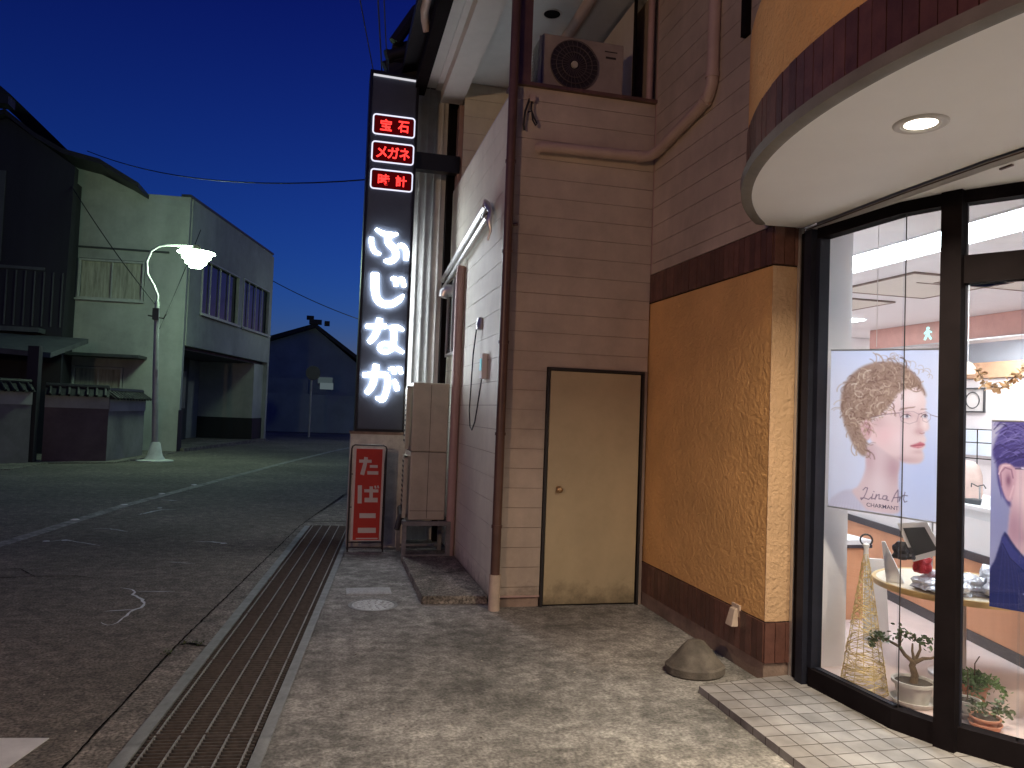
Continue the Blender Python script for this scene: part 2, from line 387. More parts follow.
# ------------------------------------------------------------------ ground
GD = Vector((.092, 1)).normalized()              # direction of the drain
def gx(y, x0=-.80): return x0 + .092*(y - 3.377) # left edge of the steel frame at Y
WG = .60
mb = MB()
def jx(y): return -.977 + (y-3.43)*.085 if y < 5 else -.843 + (y-5)*.14
ys = [-6, 3.4, 5, 8.65, 12, 20, 40, 400]
jp = [(jx(min(y, 60)) if y < 400 else 60, y) for y in ys]
struct(MB().flat([(-900, -200, -.02), (900, -200, -.02), (900, 900, -.02), (-900, 900, -.02)]).build('ground', 'concrete_rim', origin=(0,0,0)))
L_ = [(-60, -12, 0)] + [(jx(y), y, 0) for y in (-12, 3.4, 5)] + [(-.41, 8.65, 0), (-.30, 9.6, 0), (.3, 13, 0), (1.2, 18, 0), (3.2, 27, 0), (9, 60, 0), (40, 200, 0), (-60, 200, 0)]
struct(MB().flat(L_).build('road', 'asphalt', origin=(0,0,0)))
# rim strip between asphalt and drain, and apron right of the drain
struct(MB().prism([(jx(-3)+.012, -3, -.01), (gx(-3), -3, -.01), (gx(9.6), 9.6, -.01), (-.288, 9.6, -.01), (-.398, 8.65, -.01), (-.831, 5, -.01), (-.965, 3.43, -.01)], (0,0,.012)).build('drain_kerb', 'concrete_rim', origin=(0,0,0)))
struct(MB().prism([(gx(-3)+WG, -3, -.015), (9, -3, -.015), (9, 5.7, -.015), (1.3, 5.7, -.015), (1.3, 9.6, -.015), (gx(9.6)+WG, 9.6, -.015)], (0,0,.017)).build('pavement', 'concrete', origin=(0,0,0)))
struct(MB().prism([(-.29, 9.62, -.015), (1.9, 9.62, -.015), (9, 40, -.015), (4.5, 30, -.015), (.35, 13, -.015)], (0,0,.018)).build('pavement', 'concrete_rim', origin=(0,0,0)))
# dark sheet painted for the shade down in the drain
mb = MB(); y0, y1 = -2.5, 9.6
struct(mb.prism([(gx(y0)+.05, y0, -.016), (gx(y0)+WG-.05, y0, -.016), (gx(y1)+WG-.05, y1, -.016), (gx(y1)+.05, y1, -.016)], (0,0,.003)).build('drain_channel', 'pit', origin=(0,0,0)))
# drain frame rails
dt = thing('drain_surround', (gx(3.4), 3.4, 0), 'long galvanised steel frame edging the grated street drain', 'drain frame')
MB().prism([(gx(y0), y0, 0), (gx(y0)+.062, y0, 0), (gx(y1)+.062, y1, 0), (gx(y1), y1, 0)], (0,0,.012)).build('rail', 'steel', dt)
MB().prism([(gx(y0)+WG-.052, y0, 0), (gx(y0)+WG, y0, 0), (gx(y1)+WG, y1, 0), (gx(y1)+WG-.052, y1, 0)], (0,0,.012)).build('rail', 'steel', dt)
# grating panels (each liftable)
def grate_mesh():
    t = thing('drain_grating', (0,0,0), 'x', 'drain grating', 'rusty drain gratings laid end to end')
    c = MB(); wl = WG-.122
    n = 30; Lp = .985
    for i in range(n+1):
        y = .008 + i*(Lp-.016)/n
        c.box(.004, wl-.004, y-.0035, y+.0035, -.004, .007)
    c.build('cross_bars', 'rust', t, local=True)
    b = MB()
    for i in range(5):
        x = .03 + i*(wl-.06)/4; b.box(x-.004, x+.004, .0, Lp, -.004, .0115)
    MB().box(0, wl, 0, .005, -.004, .009).build('end_bar', 'rust', t, local=True); MB().box(0, wl, Lp-.005, Lp, -.004, .009).build('end_bar', 'rust', t, local=True)
    b.build('bearing_bars', 'ratbar', t, local=True)
    return t
proto = grate_mesh()
ang = -math.atan(.092)
glab = ['nearest drain grating panel, cut by the bottom edge of the photo', 'second drain grating panel from the bottom edge of the photo', 'third drain grating panel from the bottom edge of the photo',
        'fourth drain grating panel, left of the round manhole lid', 'fifth drain grating panel from the bottom, just beyond the manhole lid', 'drain grating panel two short of the red sign, beside the concrete pad',
        'drain grating panel beside the foot of the red sign', 'farthest rusty drain grating panel, behind the red sign']
# panel joints as seen: first at Y about 3.6
for k in range(7):
    y = 2.66 + k*1.0
    t = proto if k == 0 else proto.copy()
    if k:
        COL.objects.link(t)
        for ch in list(proto.children):
            cc = ch.copy(); COL.objects.link(cc); cc.parent = t
    move(t, (gx(y)+.064, y, 0), ang)
    t['label'] = glab[k]

# worn white lane line and marks
mb = MB(); pts = [(-3.6, 5.5), (-3.1, 8.43), (-2.71, 11.4), (-1.9, 15.5), (-.97, 20.17), (.1, 25), (1.6, 31)]
for (a, b) in zip(pts, pts[1:]):
    mb.prism([(a[0]-.075, a[1], .0), (a[0]+.075, a[1], .0), (b[0]+.075, b[1], .0), (b[0]-.075, b[1], .0)], (0, 0, .004))
struct(mb.build('lane_line', 'line', origin=(0,0,0)))
struct(MB().prism([(-1.8, 3.80, 0), (-1.122, 3.70, 0), (-1.19, 3.42, 0), (-1.5, 2.6, 0), (-2.4, 2.6, 0)], (0,0,.004)).build('road_marking', 'patch', origin=(0,0,0)))
def ribbon(mb, pts, w, z=.004, taper=True):
    pts = [Vector((p[0], p[1], z)) for p in pts]
    # densify with jitter
    P = []
    for a, b in zip(pts, pts[1:]):
        n = max(2, int((b-a).length/.04))
        for i in range(n):
            q = a.lerp(b, i/n); P.append(q + Vector((random.uniform(-1, 1), random.uniform(-1, 1), 0))*w*.35)
    P.append(pts[-1]); N_ = len(P)
    vs = []
    for i, p in enumerate(P):
        t = P[min(i+1, N_-1)] - P[max(0, i-1)]; t.z = 0; t.normalize(); n = Vector((-t.y, t.x, 0))
        ww = w*random.uniform(.5, 1.2)*(min(1, .25+3*min(i, N_-1-i)/N_) if taper else 1)
        vs += [p+n*ww/2, p-n*ww/2]
    mb.add(vs, [(2*i, 2*i+1, 2*i+3, 2*i+2) for i in range(N_-1)])
mb = MB()
ribbon(mb, [(-1.53, 6.512), (-1.426, 6.438), (-1.389, 6.37), (-1.388, 6.276), (-1.289, 6.116), (-1.242, 5.996), (-1.244, 5.885), (-1.285, 5.808), (-1.294, 5.63), (-1.307, 5.511), (-1.344, 5.445), (-1.407, 5.522)], .022)
ribbon(mb, [(-1.389, 6.37), (-1.104, 6.347)], .014, .005); ribbon(mb, [(-1.463, 5.799), (-1.272, 5.834)], .014, .005)
for ln, ww in (([(-1.317, 8.553), (-1.138, 8.549), (-.972, 8.426)], .03), ([(-2.324, 10.534), (-2.147, 11.014), (-1.96, 11.022)], .035), ([(-2.366, 12.099), (-2.12, 12.0)], .03), ([(-2.557, 9.413), (-2.361, 9.413), (-2.123, 9.203)], .018),
           ([(-2.723, 8.587), (-2.593, 8.701), (-2.537, 8.641), (-2.176, 8.347)], .022), ([(-1.407, 7.515), (-1.131, 7.41)], .012)):
    ribbon(mb, ln, ww)
for c in [(-2.59, 8.66), (-2.75, 8.62), (-1.02, 8.45), (-2.2, 11.2)]:
    mb.lathe([(.0, .005), (.03, .005), (.034, .003)], (*c, 0), 8)
struct(mb.build('road_scratches', 'seal', origin=(0,0,0)))
mb = MB()
ribbon(mb, [(-2.9, 6.9), (-2.532, 6.934), (-2.285, 6.953), (-1.994, 6.971), (-1.684, 6.802)], .014); ribbon(mb, [(-2.649, 7.245), (-2.51, 7.277), (-2.285, 6.953)], .010, .005)
ribbon(mb, [(jx(y)+.006, y) for y in (1.5, 2.5, 3.43, 4.2, 5)] + [(-.404, 8.65), (-.294, 9.6), (.3, 13)], .011, .0045, False)
ribbon(mb, [(-.835, 4.96), (-.78, 5.0), (-.66, 4.93)], .035, .006)
ribbon(mb, [(-.25, 9.97), (.4, 9.97)], .03, .006)
struct(mb.build('road_cracks', 'darkcrack', origin=(0,0,0)))
for i, (x, y) in enumerate([(-2.922, 10.091), (-2.724, 11.504), (-2.506, 12.861), (-2.264, 14.268)]):
    o = MB().lathe([(0, .012), (.035, .012), (.05, .004), (.052, 0)], (x, y, 0), 12).build('road_stud', 'patch')
    tag(o, ['small pale road stud on the lane line, nearest the camera', 'pale road stud on the lane line, second nearest', 'pale road stud on the lane line, third nearest', 'pale road stud on the lane line, farthest of four'][i], 'road stud', 'road studs along the lane line')

# manhole and inspection cover
t = thing('manhole_cover', (.387, 5.80, 0), 'round patterned iron manhole lid set in the concrete pavement', 'manhole cover')
m_ = MB().lathe([(.185, .003), (.185, .007), (.165, .008), (.165, .004)], (.387, 5.80, 0), 32); m_.build('ring', 'steel', t)
m_ = MB().lathe([(0, .007), (.158, .007), (.16, .002)], (.387, 5.80, 0), 32)
for rr in (.05, .09, .13):
    for k in range(int(rr*120)):
        a = 2*math.pi*k/int(rr*120); m_.obox((.387+rr*math.cos(a), 5.80+rr*math.sin(a)), (math.cos(a), math.sin(a)), .007, .011, .012, .006)
m_.build('lid', 'iron', t)
t = thing('inspection_cover', (.375, 6.23, 0), 'small rectangular ribbed metal cover behind the round manhole lid', 'drain cover')
m_ = MB().box(.20, .555, 6.135, 6.345, .002, .008); m_.build('frame', 'iron', t)
m_ = MB()
for i in range(15):
    for j in range(3): m_.box(.22+i*.0215, .234+i*.0215, 6.15+j*.055, 6.195+j*.055, .008, .013)
m_.build('lid', 'iron', t)

# concrete pad under the condensers
o = MB().hexa([(.75,5.80,0),(1.262,5.76,0),(1.265,7.36,0),(.745,7.40,0),(.76,5.81,.062),(1.262,5.77,.062),(1.265,7.36,.062),(.75,7.40,.062)]).build('concrete_pad', 'concrete_rim', bevel=.008)
tag(o, 'low concrete slab on the pavement in front of the stacked condensers', 'concrete slab')

# ------------------------------------------------------------------ shop building
B = thing('shop_building', (2.5, 5.6, 0), 'cream sided corner shop with round yellow canopy and lit glass front', 'building')
def siding(name, mat, faces, parent=B):
    """faces: list of (p, q, z0, z1, pitch, zref, side) board rows on a vertical plane p->q"""
    boards = MB().mat(mat)
    for p, q, z0, z1, pitch, zref, side in faces:
        d = (Vector(q) - Vector(p)).normalized(); n = Vector((-d.y, d.x))*side
        pb = Vector(p) + n*.005; qb = Vector(q) + n*.005
        boards.mat('groove'); boards.wall(pb, qb, z0+.003, z1-.003, -.02, side)
        boards.mat(mat)
        k = math.floor((z0 - zref)/pitch)
        while zref + k*pitch < z1:
            a = max(z0, zref + k*pitch + .002); b = min(z1, zref + (k+1)*pitch - .002); k += 1
            if b - a > .01:
                pp = Vector(p) - n*.004; qq = Vector(q) - n*.004
                boards.wall(pp, qq, a, b, .016, side)
    return boards.build(name, None, parent)
# front wall (faces -Y): p->q with normal to -Y  => going +X, side=-1
siding('front_wall', 'siding', [((1.28, 5.65), (1.640, 5.65), .085, 1.865, .152, 1.98, -1), ((1.28, 5.65), (2.487, 5.65), 1.865, 4.06, .152, 1.98, -1)])
MB().box(1.30, 1.640, 5.652, 5.80, -.01, .08).build('foundation', 'foundation', B)
MB().box(1.29, 1.642, 5.628, 5.66, .08, .092).build('flashing', 'pinktrim', B)
# backing of the front wall and balcony ledge
MB().box(1.30, 2.66, 5.69, 5.80, .09, 4.05).build('wall_core', 'groove', B)
MB().box(1.27, 2.50, 5.60, 5.82, 4.062, 4.088).build('balcony_ledge', 'brownpipe', B)
# side wall facing -X
siding('side_wall', 'siding_side', [((1.285, 8.6), (1.285, 5.68), .03, 3.99, .19, .03, -1)])
MB().box(1.275, 1.40, 5.70, 8.6, 3.992, 4.012).build('parapet_cap', 'whiteboard', B)
MB().box(1.268, 1.30, 5.628, 5.69, .02, 4.06).build('corner_trim', 'pinktrim', B)
# jutting wall above the stucco (faces -X)
siding('upper_wall', 'siding', [((2.5, 5.634), (2.5, 3.96), 2.655, 6.2, .152, 1.98, -1)])
MB().box(2.487, 2.499, 5.612, 5.634, 2.655, 6.2).build('corner_bead', 'pinktrim', B)
MB().box(2.53, 2.72, 4.02, 8.6, 2.66, 6.2).build('wall_core', 'groove', B)
# stucco ground floor wall
MB().box(2.5, 2.70, 3.905, 5.70, .345, 2.42).build('stucco_wall', 'stucco', B)
MB().box(2.497, 2.699, 3.9, 3.904, .345, 2.42).build('stucco_wall_end', 'stuccoend', B)
def tileband(mb, p, q, z0, z1, side, w=.0625, gap=.0045, t=.012):
    p = Vector(p); q = Vector(q); L = (q-p).length; d = (q-p).normalized(); n = max(1, round(L/w)); s = L/n
    for i in range(n):
        a = p + d*(i*s + gap/2); b = p + d*((i+1)*s - gap/2); tt = t + random.uniform(-.001, .0015)
        mb.wall(a, b, z0+.003, z1-.003, tt, side)
mb = MB().mat('btile')
for z0, z1 in ((2.425, 2.652),):
    tileband(mb, (2.5, 5.64), (2.5, 3.902), z0, z1, -1)
    tileband(mb, (2.492, 3.9), (2.695, 3.9), z0, z1, -1)
mb.mat('btilejoint').box(2.501, 2.699, 3.901, 5.68, 2.423, 2.654); mb.build('tile_band', None, B)
mb = MB().mat('btile'); tileband(mb, (2.5, 5.64), (2.5, 3.902), .108, .342, -1); tileband(mb, (2.492, 3.9), (2.695, 3.9), .108, .342, -1)
mb.mat('btilejoint').box(2.501, 2.699, 3.901, 5.68, .108, .343); mb.build('tile_band', None, B)
MB().box(2.497, 2.69, 3.903, 5.68, -.012, .106).build('foundation', 'foundation', B)
# door
dr = MB()
dr.box(1.645, 1.663, 5.618, 5.66, 0, 1.862).box(2.440, 2.458, 5.618, 5.66, 0, 1.862).box(1.663, 2.440, 5.618, 5.66, 1.843, 1.862)
dr.box(1.663, 2.44, 5.66, 5.70, .0, 1.85)
door = dr.build('service_door', 'doorframe', B)
leaf = MB().box(1.672, 2.431, 5.632, 5.658, .018, 1.836).build('door_leaf', 'doorleaf', door, bevel=.003)
k = MB().mat('brass').box(1.748, 1.788, 5.627, 5.632, .885, .935)
k.tube([(1.768, 5.627, .91), (1.768, 5.605, .91)], .009).tube([(1.768, 5.605, .91), (1.768, 5.598, .91), (1.768, 5.585, .91), (1.768, 5.577, .91)], [.012, .022, .022, .012], 14)
k.build('door_knob', None, door)
MB().box(2.458, 2.487, 5.63, 5.70, 0, 1.865).build('door_jamb', 'groove', B)
# service duct along front wall and round the corner
du = MB().mat('creampipe')
du.tube([(1.50, 5.60, 3.572), (1.51, 5.575, 3.572), (1.56, 5.566, 3.575), (2.36, 5.566, 3.592), (2.41, 5.55, 3.60), (2.44, 5.50, 3.61), (2.448, 5.40, 3.625), (2.448, 4.76, 3.70), (2.448, 4.66, 3.73), (2.448, 4.615, 3.80), (2.448, 4.61, 3.90), (2.448, 4.60, 6.1)], .043, 12)
for p in [((2.448, 4.72, 3.712), (2.448, 4.68, 3.722)), ((2.448, 4.613, 3.84), (2.448, 4.612, 3.88)), ((2.30, 5.566, 3.59), (2.34, 5.566, 3.591))]: du.tube(p, .049, 12)
du.build('pipe_duct', None, B)
# brown downpipe at the corner with pale stub, and brown post above parapet
dp = MB().tube([(1.272, 5.575, .25), (1.272, 5.575, 4.9), (1.25, 5.6, 5.3)], .036, 14)
for z in (.62, 1.32, 2.02, 2.72, 3.42): dp.tube([(1.272, 5.575, z), (1.272, 5.575, z+.022)], .042, 14).box(1.272, 1.30, 5.575, 5.64, z, z+.02)
dp.build('downpipe', 'brownpipe', B)
MB().tube([(1.272, 5.575, 0), (1.272, 5.575, .27)], .044, 14).build('drain_stub', 'stub', B)
MB().box(1.29, 1.42, 5.62, 5.74, 4.09, 5.2).build('corner_post', 'brownpipe', B)
# balcony
MB().box(1.30, 2.53, 5.83, 8.5, 3.90, 4.0).build('balcony_floor', 'foundation', B)
MB().box(1.32, 3.4, 5.60, 8.45, 5.12, 5.2).build('balcony_ceiling', 'soffit2', B)
MB().box(.88, 1.04, 5.0, 8.3, 5.10, 5.13).box(1.0, 1.06, 5.0, 8.3, 5.08, 5.099).build('eave_soffit', 'whiteboard', B)
MB().box(1.06, 1.30, 4.9, 8.3, 4.95, 5.2).build('balcony_beam', 'whiteboard', B)
siding('balcony_back_wall', 'siding_side', [((1.30, 8.1), (2.6, 8.1), 4.0, 5.12, .19, 0, -1)])
MB().box(1.28, 1.44, 8.3, 8.45, 4.02, 4.95).build('balcony_post', 'pinktrim', B)
MB().box(2.40, 2.41, 5.9, 7.8, 4.1, 5.08).build('balcony_screen', 'whiteboard', B)
MB().tube([(2.395, 5.9, 5.1), (2.395, 5.9, 4.22), (2.40, 5.87, 4.14), (2.43, 5.83, 4.11)], .016, 8).build('screen_frame', 'black', B)
MB().tube([(2.465, 5.72, 4.09), (2.465, 5.72, 5.1)], .028, 10).build('conduit', 'pinktrim', B)
MB().tube([(2.02, 7.2, 5.06), (2.02, 5.4, 5.06)], .05, 10).build('ceiling_pipe', 'creampipe', B)
bd = MB().mat('whiteboard').lathe([(.075, -.001), (.08, -.006), (.09, -.006), (.092, 0)], (1.80, 6.43, 5.119), 24); bd.mat('black').lathe([(0, -.001), (.075, -.002)], (1.80, 6.43, 5.119), 24)
bd.build('unlit_downlight', None, B)
MB().box(.76, .88, 5.0, 8.35, 5.02, 5.16).build('gutter', 'black', B)
g = MB().tube([(.70, 5.0, 5.26), (.70, 6.95, 5.24), (.72, 7.05, 5.2), (.75, 7.1, 5.12)], .04, 12); g.build('gutter_pipe', 'creampipe', B)
MB().prism([(.62, 5.0, 5.24), (.62, 8.4, 5.24), (3.5, 8.4, 6.3), (3.5, 5.0, 6.3)], (0, 0, .1)).build('roof', 'roof', B)
# side wall fittings
sw = MB().box(1.262, 1.268, 7.62, 8.42, 2.12, 2.94).build('side_window', 'navy', B)
MB().box(1.252, 1.2605, 7.66, 8.0, 2.16, 2.90).box(1.252, 1.2605, 8.04, 8.38, 2.16, 2.90).build('pane', 'darkglass', sw)
f_ = MB().box(1.240, 1.251, 7.62, 7.66, 2.12, 2.94).box(1.240, 1.251, 8.0, 8.04, 2.12, 2.94).box(1.24, 1.251, 8.38, 8.42, 2.12, 2.94).box(1.24, 1.251, 7.62, 8.42, 2.09, 2.12)
f_.build('window_frame', 'silver', sw)
MB().tube([(1.225, 7.45, .02), (1.225, 7.45, 2.88), (1.235, 7.45, 2.95)], .045, 12).build('riser_duct', 'pinktrim', B)
MB().tube([(1.255, 8.1, 2.80), (1.19, 8.1, 2.80), (1.16, 8.1, 2.77), (1.15, 8.1, 2.72)], [.07, .07, .06, .05], 14).build('vent_hood', 'silver', B)
aw = thing('rolled_awning', (1.2, 7.3, 3.0), 'rolled up silver awning case with fixing brackets along the pale side wall', 'awning')
MB().tube([(1.20, 6.12, 3.22), (1.20, 8.5, 2.98)], .032, 12).build('roller', 'silver', aw)
MB().tube([(1.215, 6.15, 3.13), (1.215, 8.5, 2.90)], .022, 10).build('front_bar', 'silver', aw)
for i in range(5):
    y = 6.4 + i*.5; z = 3.22 - (y-6.12)*.10
    MB().box(1.22, 1.268, y-.015, y+.015, z+.02, z+.07).build('bracket', 'acdark', aw)
c_ = MB().tube([(1.21, 6.2, 3.28), (1.20, 6.08, 3.22), (1.215, 6.0, 3.14), (1.20, 5.98, 3.06), (1.22, 5.99, 2.98), (1.2, 6.0, 2.9)], [.02, .03, .018, .022, .012, .008], 8)
c_.tube([(1.2, 6.08, 3.20), (1.19, 6.2, 3.14), (1.2, 6.3, 3.2)], .014, 8); c_.build('crank', 'silver', aw)
mt = thing('power_socket', (1.26, 6.51, 2.2), 'grey weatherproof socket on the side wall with a hanging cable loop', 'socket')
MB().lathe([(0, .06), (.05, .05), (.07, 0), (.06, -.05), (0, -.06)], (1.262, 6.51, 2.27), 14, sx=.5).build('cover', 'silver', mt)
MB().tube([(1.235, 6.52, 2.22), (1.225, 6.58, 2.0), (1.225, 6.62, 1.75), (1.225, 6.66, 1.5), (1.225, 6.60, 1.36), (1.225, 6.5, 1.33), (1.225, 6.38, 1.4), (1.225, 6.28, 1.55), (1.24, 6.22, 1.78)], .006, 6).build('cable', 'wire', mt)
mt = thing('timer_box', (1.26, 6.21, 1.76), 'small white control box with a cyan display on the side wall', 'control box')
MB().box(1.225, 1.27, 6.155, 6.265, 1.77, 1.985).build('case', 'paper', mt, bevel=.006)
MB().box(1.221, 1.2245, 6.175, 6.245, 1.84, 1.94).build('display', 'cyan', mt)
jb = thing('junction_box', (1.43, 5.6, 3.92), 'small junction box with dangling cables under the balcony ledge', 'junction box')
MB().box(1.41, 1.455, 5.585, 5.634, 3.93, 3.985).build('case', 'creampipe', jb, bevel=.004)
MB().tube([(1.43, 5.60, 3.93), (1.425, 5.59, 3.86), (1.45, 5.59, 3.80), (1.475, 5.59, 3.76), (1.465, 5.59, 3.74), (1.44, 5.59, 3.78), (1.43, 5.59, 3.85), (1.40, 5.59, 3.84)], .007, 6).build('cable', 'wire', jb)
MB().tube([(1.41, 5.60, 3.95), (1.38, 5.60, 3.85), (1.37, 5.60, 3.74), (1.38, 5.61, 3.70)], .009, 6).build('cable', 'wire', jb)
for z in (2.95,): MB().tube([(1.30, 5.62, z), (1.355, 5.61, z+.01)], .012, 8).build('pipe_clamp', 'brownpipe', B)

# canopy drum
CC = (3.97, 2.23)
def arcpts(r, a0, a1, n): return [(CC[0]+r*math.cos(a0+(a1-a0)*i/n), CC[1]+r*math.sin(a0+(a1-a0)*i/n)) for i in range(n+1)]
A0 = math.pi - math.asin((3.99-2.23)/2.285) ; A1 = 3*math.pi/2
canopy = MB()
ri = arcpts(2.30, math.pi-math.asin(1.70/2.30), A1, 60)
# outer stucco skin
can = thing_can = None
outer = []
prof = [(2.285, 2.925), (2.285, 3.405), (2.262, 3.41)]
mb = MB()
for i in range(60):
    a = A0 + (A1-A0)*i/60; b = A0 + (A1-A0)*(i+1)/60
    def P_(r, an, z): return (CC[0]+r*math.cos(an), CC[1]+r*math.sin(an), z)
    mb.add([P_(2.28, a, 2.92), P_(2.28, b, 2.92), P_(2.28, b, 3.41), P_(2.28, a, 3.41)], [(0,1,2,3)], True)
    mb.add([P_(2.28, a, 3.41), P_(2.28, b, 3.41), P_(2.0, b, 3.42), P_(2.0, a, 3.42)], [(0,1,2,3)])
    mb.add([P_(2.0, a, 2.66), P_(2.0, b, 2.66), P_(2.0, b, 3.42), P_(2.0, a, 3.42)], [(0,1,2,3)])
mb.box(3.97, 9, -.05, .2, 2.68, 3.41)
canopy = mb.build('canopy', 'stucco', B)
mb = MB().mat('btile')
n = int((A1-A0)*2.275/.0625); 
for i in range(n):
    a = A0 + (A1-A0)*i/n + .001; b = A0 + (A1-A0)*(i+1)/n - .001; r1 = 2.268; r2 = 2.285 + random.uniform(-.001, .002)
    q = [P_(r1, a, 2.70), P_(r1, b, 2.70), P_(r2, b, 2.70), P_(r2, a, 2.70)]
    mb.hexa(q + [(x, y, 2.922) for x, y, z in q])
mb.mat('btilejoint')
for i in range(60):
    a = A0 + (A1-A0)*i/60; b = A0 + (A1-A0)*(i+1)/60
    mb.add([P_(2.272, a, 2.69), P_(2.272, b, 2.69), P_(2.272, b, 2.925), P_(2.272, a, 2.925)], [(0,1,2,3)])
mb.build('tile_band', None, canopy)
# lip ring
AL = math.pi - math.asin((3.895-2.23)/2.31)
mb = MB()
for i in range(72):
    a = AL + (A1-AL)*i/72; b = AL + (A1-AL)*(i+1)/72
    ring = [(2.255, 2.650), (2.255, 2.643), (2.275, 2.640), (2.308, 2.648), (2.312, 2.690), (2.295, 2.697), (2.26, 2.697)]
    va = [P_(r, a, z) for r, z in ring]; vb = [P_(r, b, z) for r, z in ring]; m = len(ring)
    mb.add(va+vb, [(k, (k+1) % m, m+(k+1) % m, m+k) for k in range(m)], True)
mb.build('lip', 'lip', canopy)
# soffit slab with holes for lamps -> lamps are mounted on it; outline: circle + straight inner line
sof = [(x, y, 2.65) for x, y in arcpts(2.262, math.pi-math.asin((3.895-2.23)/2.262), A1, 60)]
sof += [(9, CC[1]-2.262, 2.65), (9, .85, 2.65), (4.2, .85, 2.65), (3.3, 1.3, 2.65), (2.86, 1.7, 2.65), (2.70, 2.25, 2.65), (2.668, 2.6, 2.65), (2.657, 3.1, 2.65), (2.668, 3.87, 2.65)]
MB().prism(sof, (0, 0, .012)).build('soffit', 'soffit', canopy)
inn = [(2.690, 3.87), (2.679, 3.1), (2.690, 2.6), (2.722, 2.26), (2.88, 1.72), (3.31, 1.32), (4.2, .88), (9, .88)]
fac = [(2.74, 3.87), (2.70, 3.72), (2.74, 3.13), (2.82, 2.95), (2.99, 2.70), (3.42, 2.28), (3.98, 1.98), (4.8, 1.85), (9, 1.8)]
MB().prism([(x, y, 2.612) for x, y in inn] + [(x, y, 2.612) for x, y in fac[::-1]], (0, 0, .01)).build('inner_soffit', 'soffit', canopy)
mb = MB().mat('soffit')
for (a, b) in zip(inn, inn[1:]): mb.wall(a, b, 2.6135, 2.649, .006, 1)
mb.mat('brownpipe')
for (a, b) in zip(inn, inn[1:]):
    mb.wall((a[0]-.002, a[1]-.002), (b[0]-.002, b[1]-.002), 2.636, 2.6405, .003, -1)
mb.build('soffit_joint', None, canopy)
MB().box(2.716, 2.728, 2.52, 2.58, 2.604, 2.6115).build('soffit_catch', 'brownpipe', canopy)
# recessed downlights
def downlight(x, y, parent=canopy):
    d = MB().lathe([(.056, .0), (.060, -.003), (.066, -.001), (.070, -.006), (.086, -.009), (.096, -.004), (.098, .0)], (x, y, 2.6495), 32).build('downlight', 'whiteboard', parent)
    MB().lathe([(0, -.0035), (.045, -.0045), (.058, -.001)], (x, y, 2.6495), 32).build('lens', 'lens', d)
    la = bpy.data.lights.new('downlight_lamp', 'AREA'); la.shape = 'DISK'; la.size = .11; la.energy = DL; la.color = (1, .83, .62); la.spread = R(148)
    lo = bpy.data.objects.new('downlight_lamp', la); COL.objects.link(lo); lo.location = (x, y, 2.637)
DL = 52
downlight(2.128, 2.368)
for a in (216, 256): downlight(CC[0]+1.84*math.cos(R(a)), CC[1]+1.84*math.sin(R(a)))  # two added lamps out of view, for more light on the foreground
# room above canopy
up_ = MB().mat('darkglass'); up_.lathe([(1.9, 3.42), (1.9, 4.6)], (*CC, 0), 40, False, math.pi*.72, A1)
up_.build('upper_window', None, B)
m2 = MB()
for i in range(14):
    a = A0+.02 + i*.13; m2.obox((CC[0]+1.93*math.cos(a), CC[1]+1.93*math.sin(a)), (math.cos(a), math.sin(a)), 3.42, 4.6, .03, .018)
m2.build('upper_mullions', 'timber2', B)
MB().box(2.45, 2.487, 4.20, 4.26, 3.95, 5.2).build('dark_conduit', 'black', B)

# tiled step
st = [(2.03, .9), (2.036, 3.795), (2.49, 3.87), (2.72, 3.895), (2.68, 3.70), (2.73, 3.13), (2.81, 2.94), (2.98, 2.69), (3.4, 2.26), (3.9, 1.96), (4.8, 1.82), (4.8, .9)]
M['steptile'] = tile_mat('step_tile', (.33, .325, .32), .108, .108, (-2.036+.006, -3.795, 0))
stp = MB().prism([(x, y, -.01) for x, y in st], (0, 0, .05)).build('tiled_step', 'steptile', B, origin=(0, 0, 0))

# shop front: frame polyline
FP = [(2.655, 3.715), (2.70, 3.13), (2.785, 2.93)]
FQ = [(2.785, 2.93), (2.955, 2.68), (3.40, 2.24), (3.95, 1.94), (4.8, 1.80), (6.4, 1.80)]
sf = MB().mat('black')
# end jamb, stepped
sf.box(2.672, 2.690, 3.862, 3.898, .04, 2.61); sf.box(2.655, 2.74, 3.80, 3.86, .04, 2.61)
sf.mat('navy'); sf.box(2.630, 2.70, 3.735, 3.797, .04, 2.61); sf.box(2.661, 2.725, 3.695, 3.734, .142, 2.552)
sf.mat('silver'); sf.box(2.652, 2.671, 3.868, 3.894, .04, 2.648); sf.box(2.64, 2.654, 3.798, 3.806, .04, 2.61)
sf.mat('black')
for a, b in zip(FP, FP[1:]):
    sf.wall(a, b, .04, .14, .075, 1); sf.wall(a, b, 2.552, 2.611, .075, 1)
for a, b in zip(FQ, FQ[1:]):
    sf.wall(a, b, .04, .15, .075, 1); sf.wall(a, b, 2.552, 2.611, .075, 1); sf.wall(a, b, 2.175, 2.305, .07, 1)
front = sf.build('shop_front', None, B)
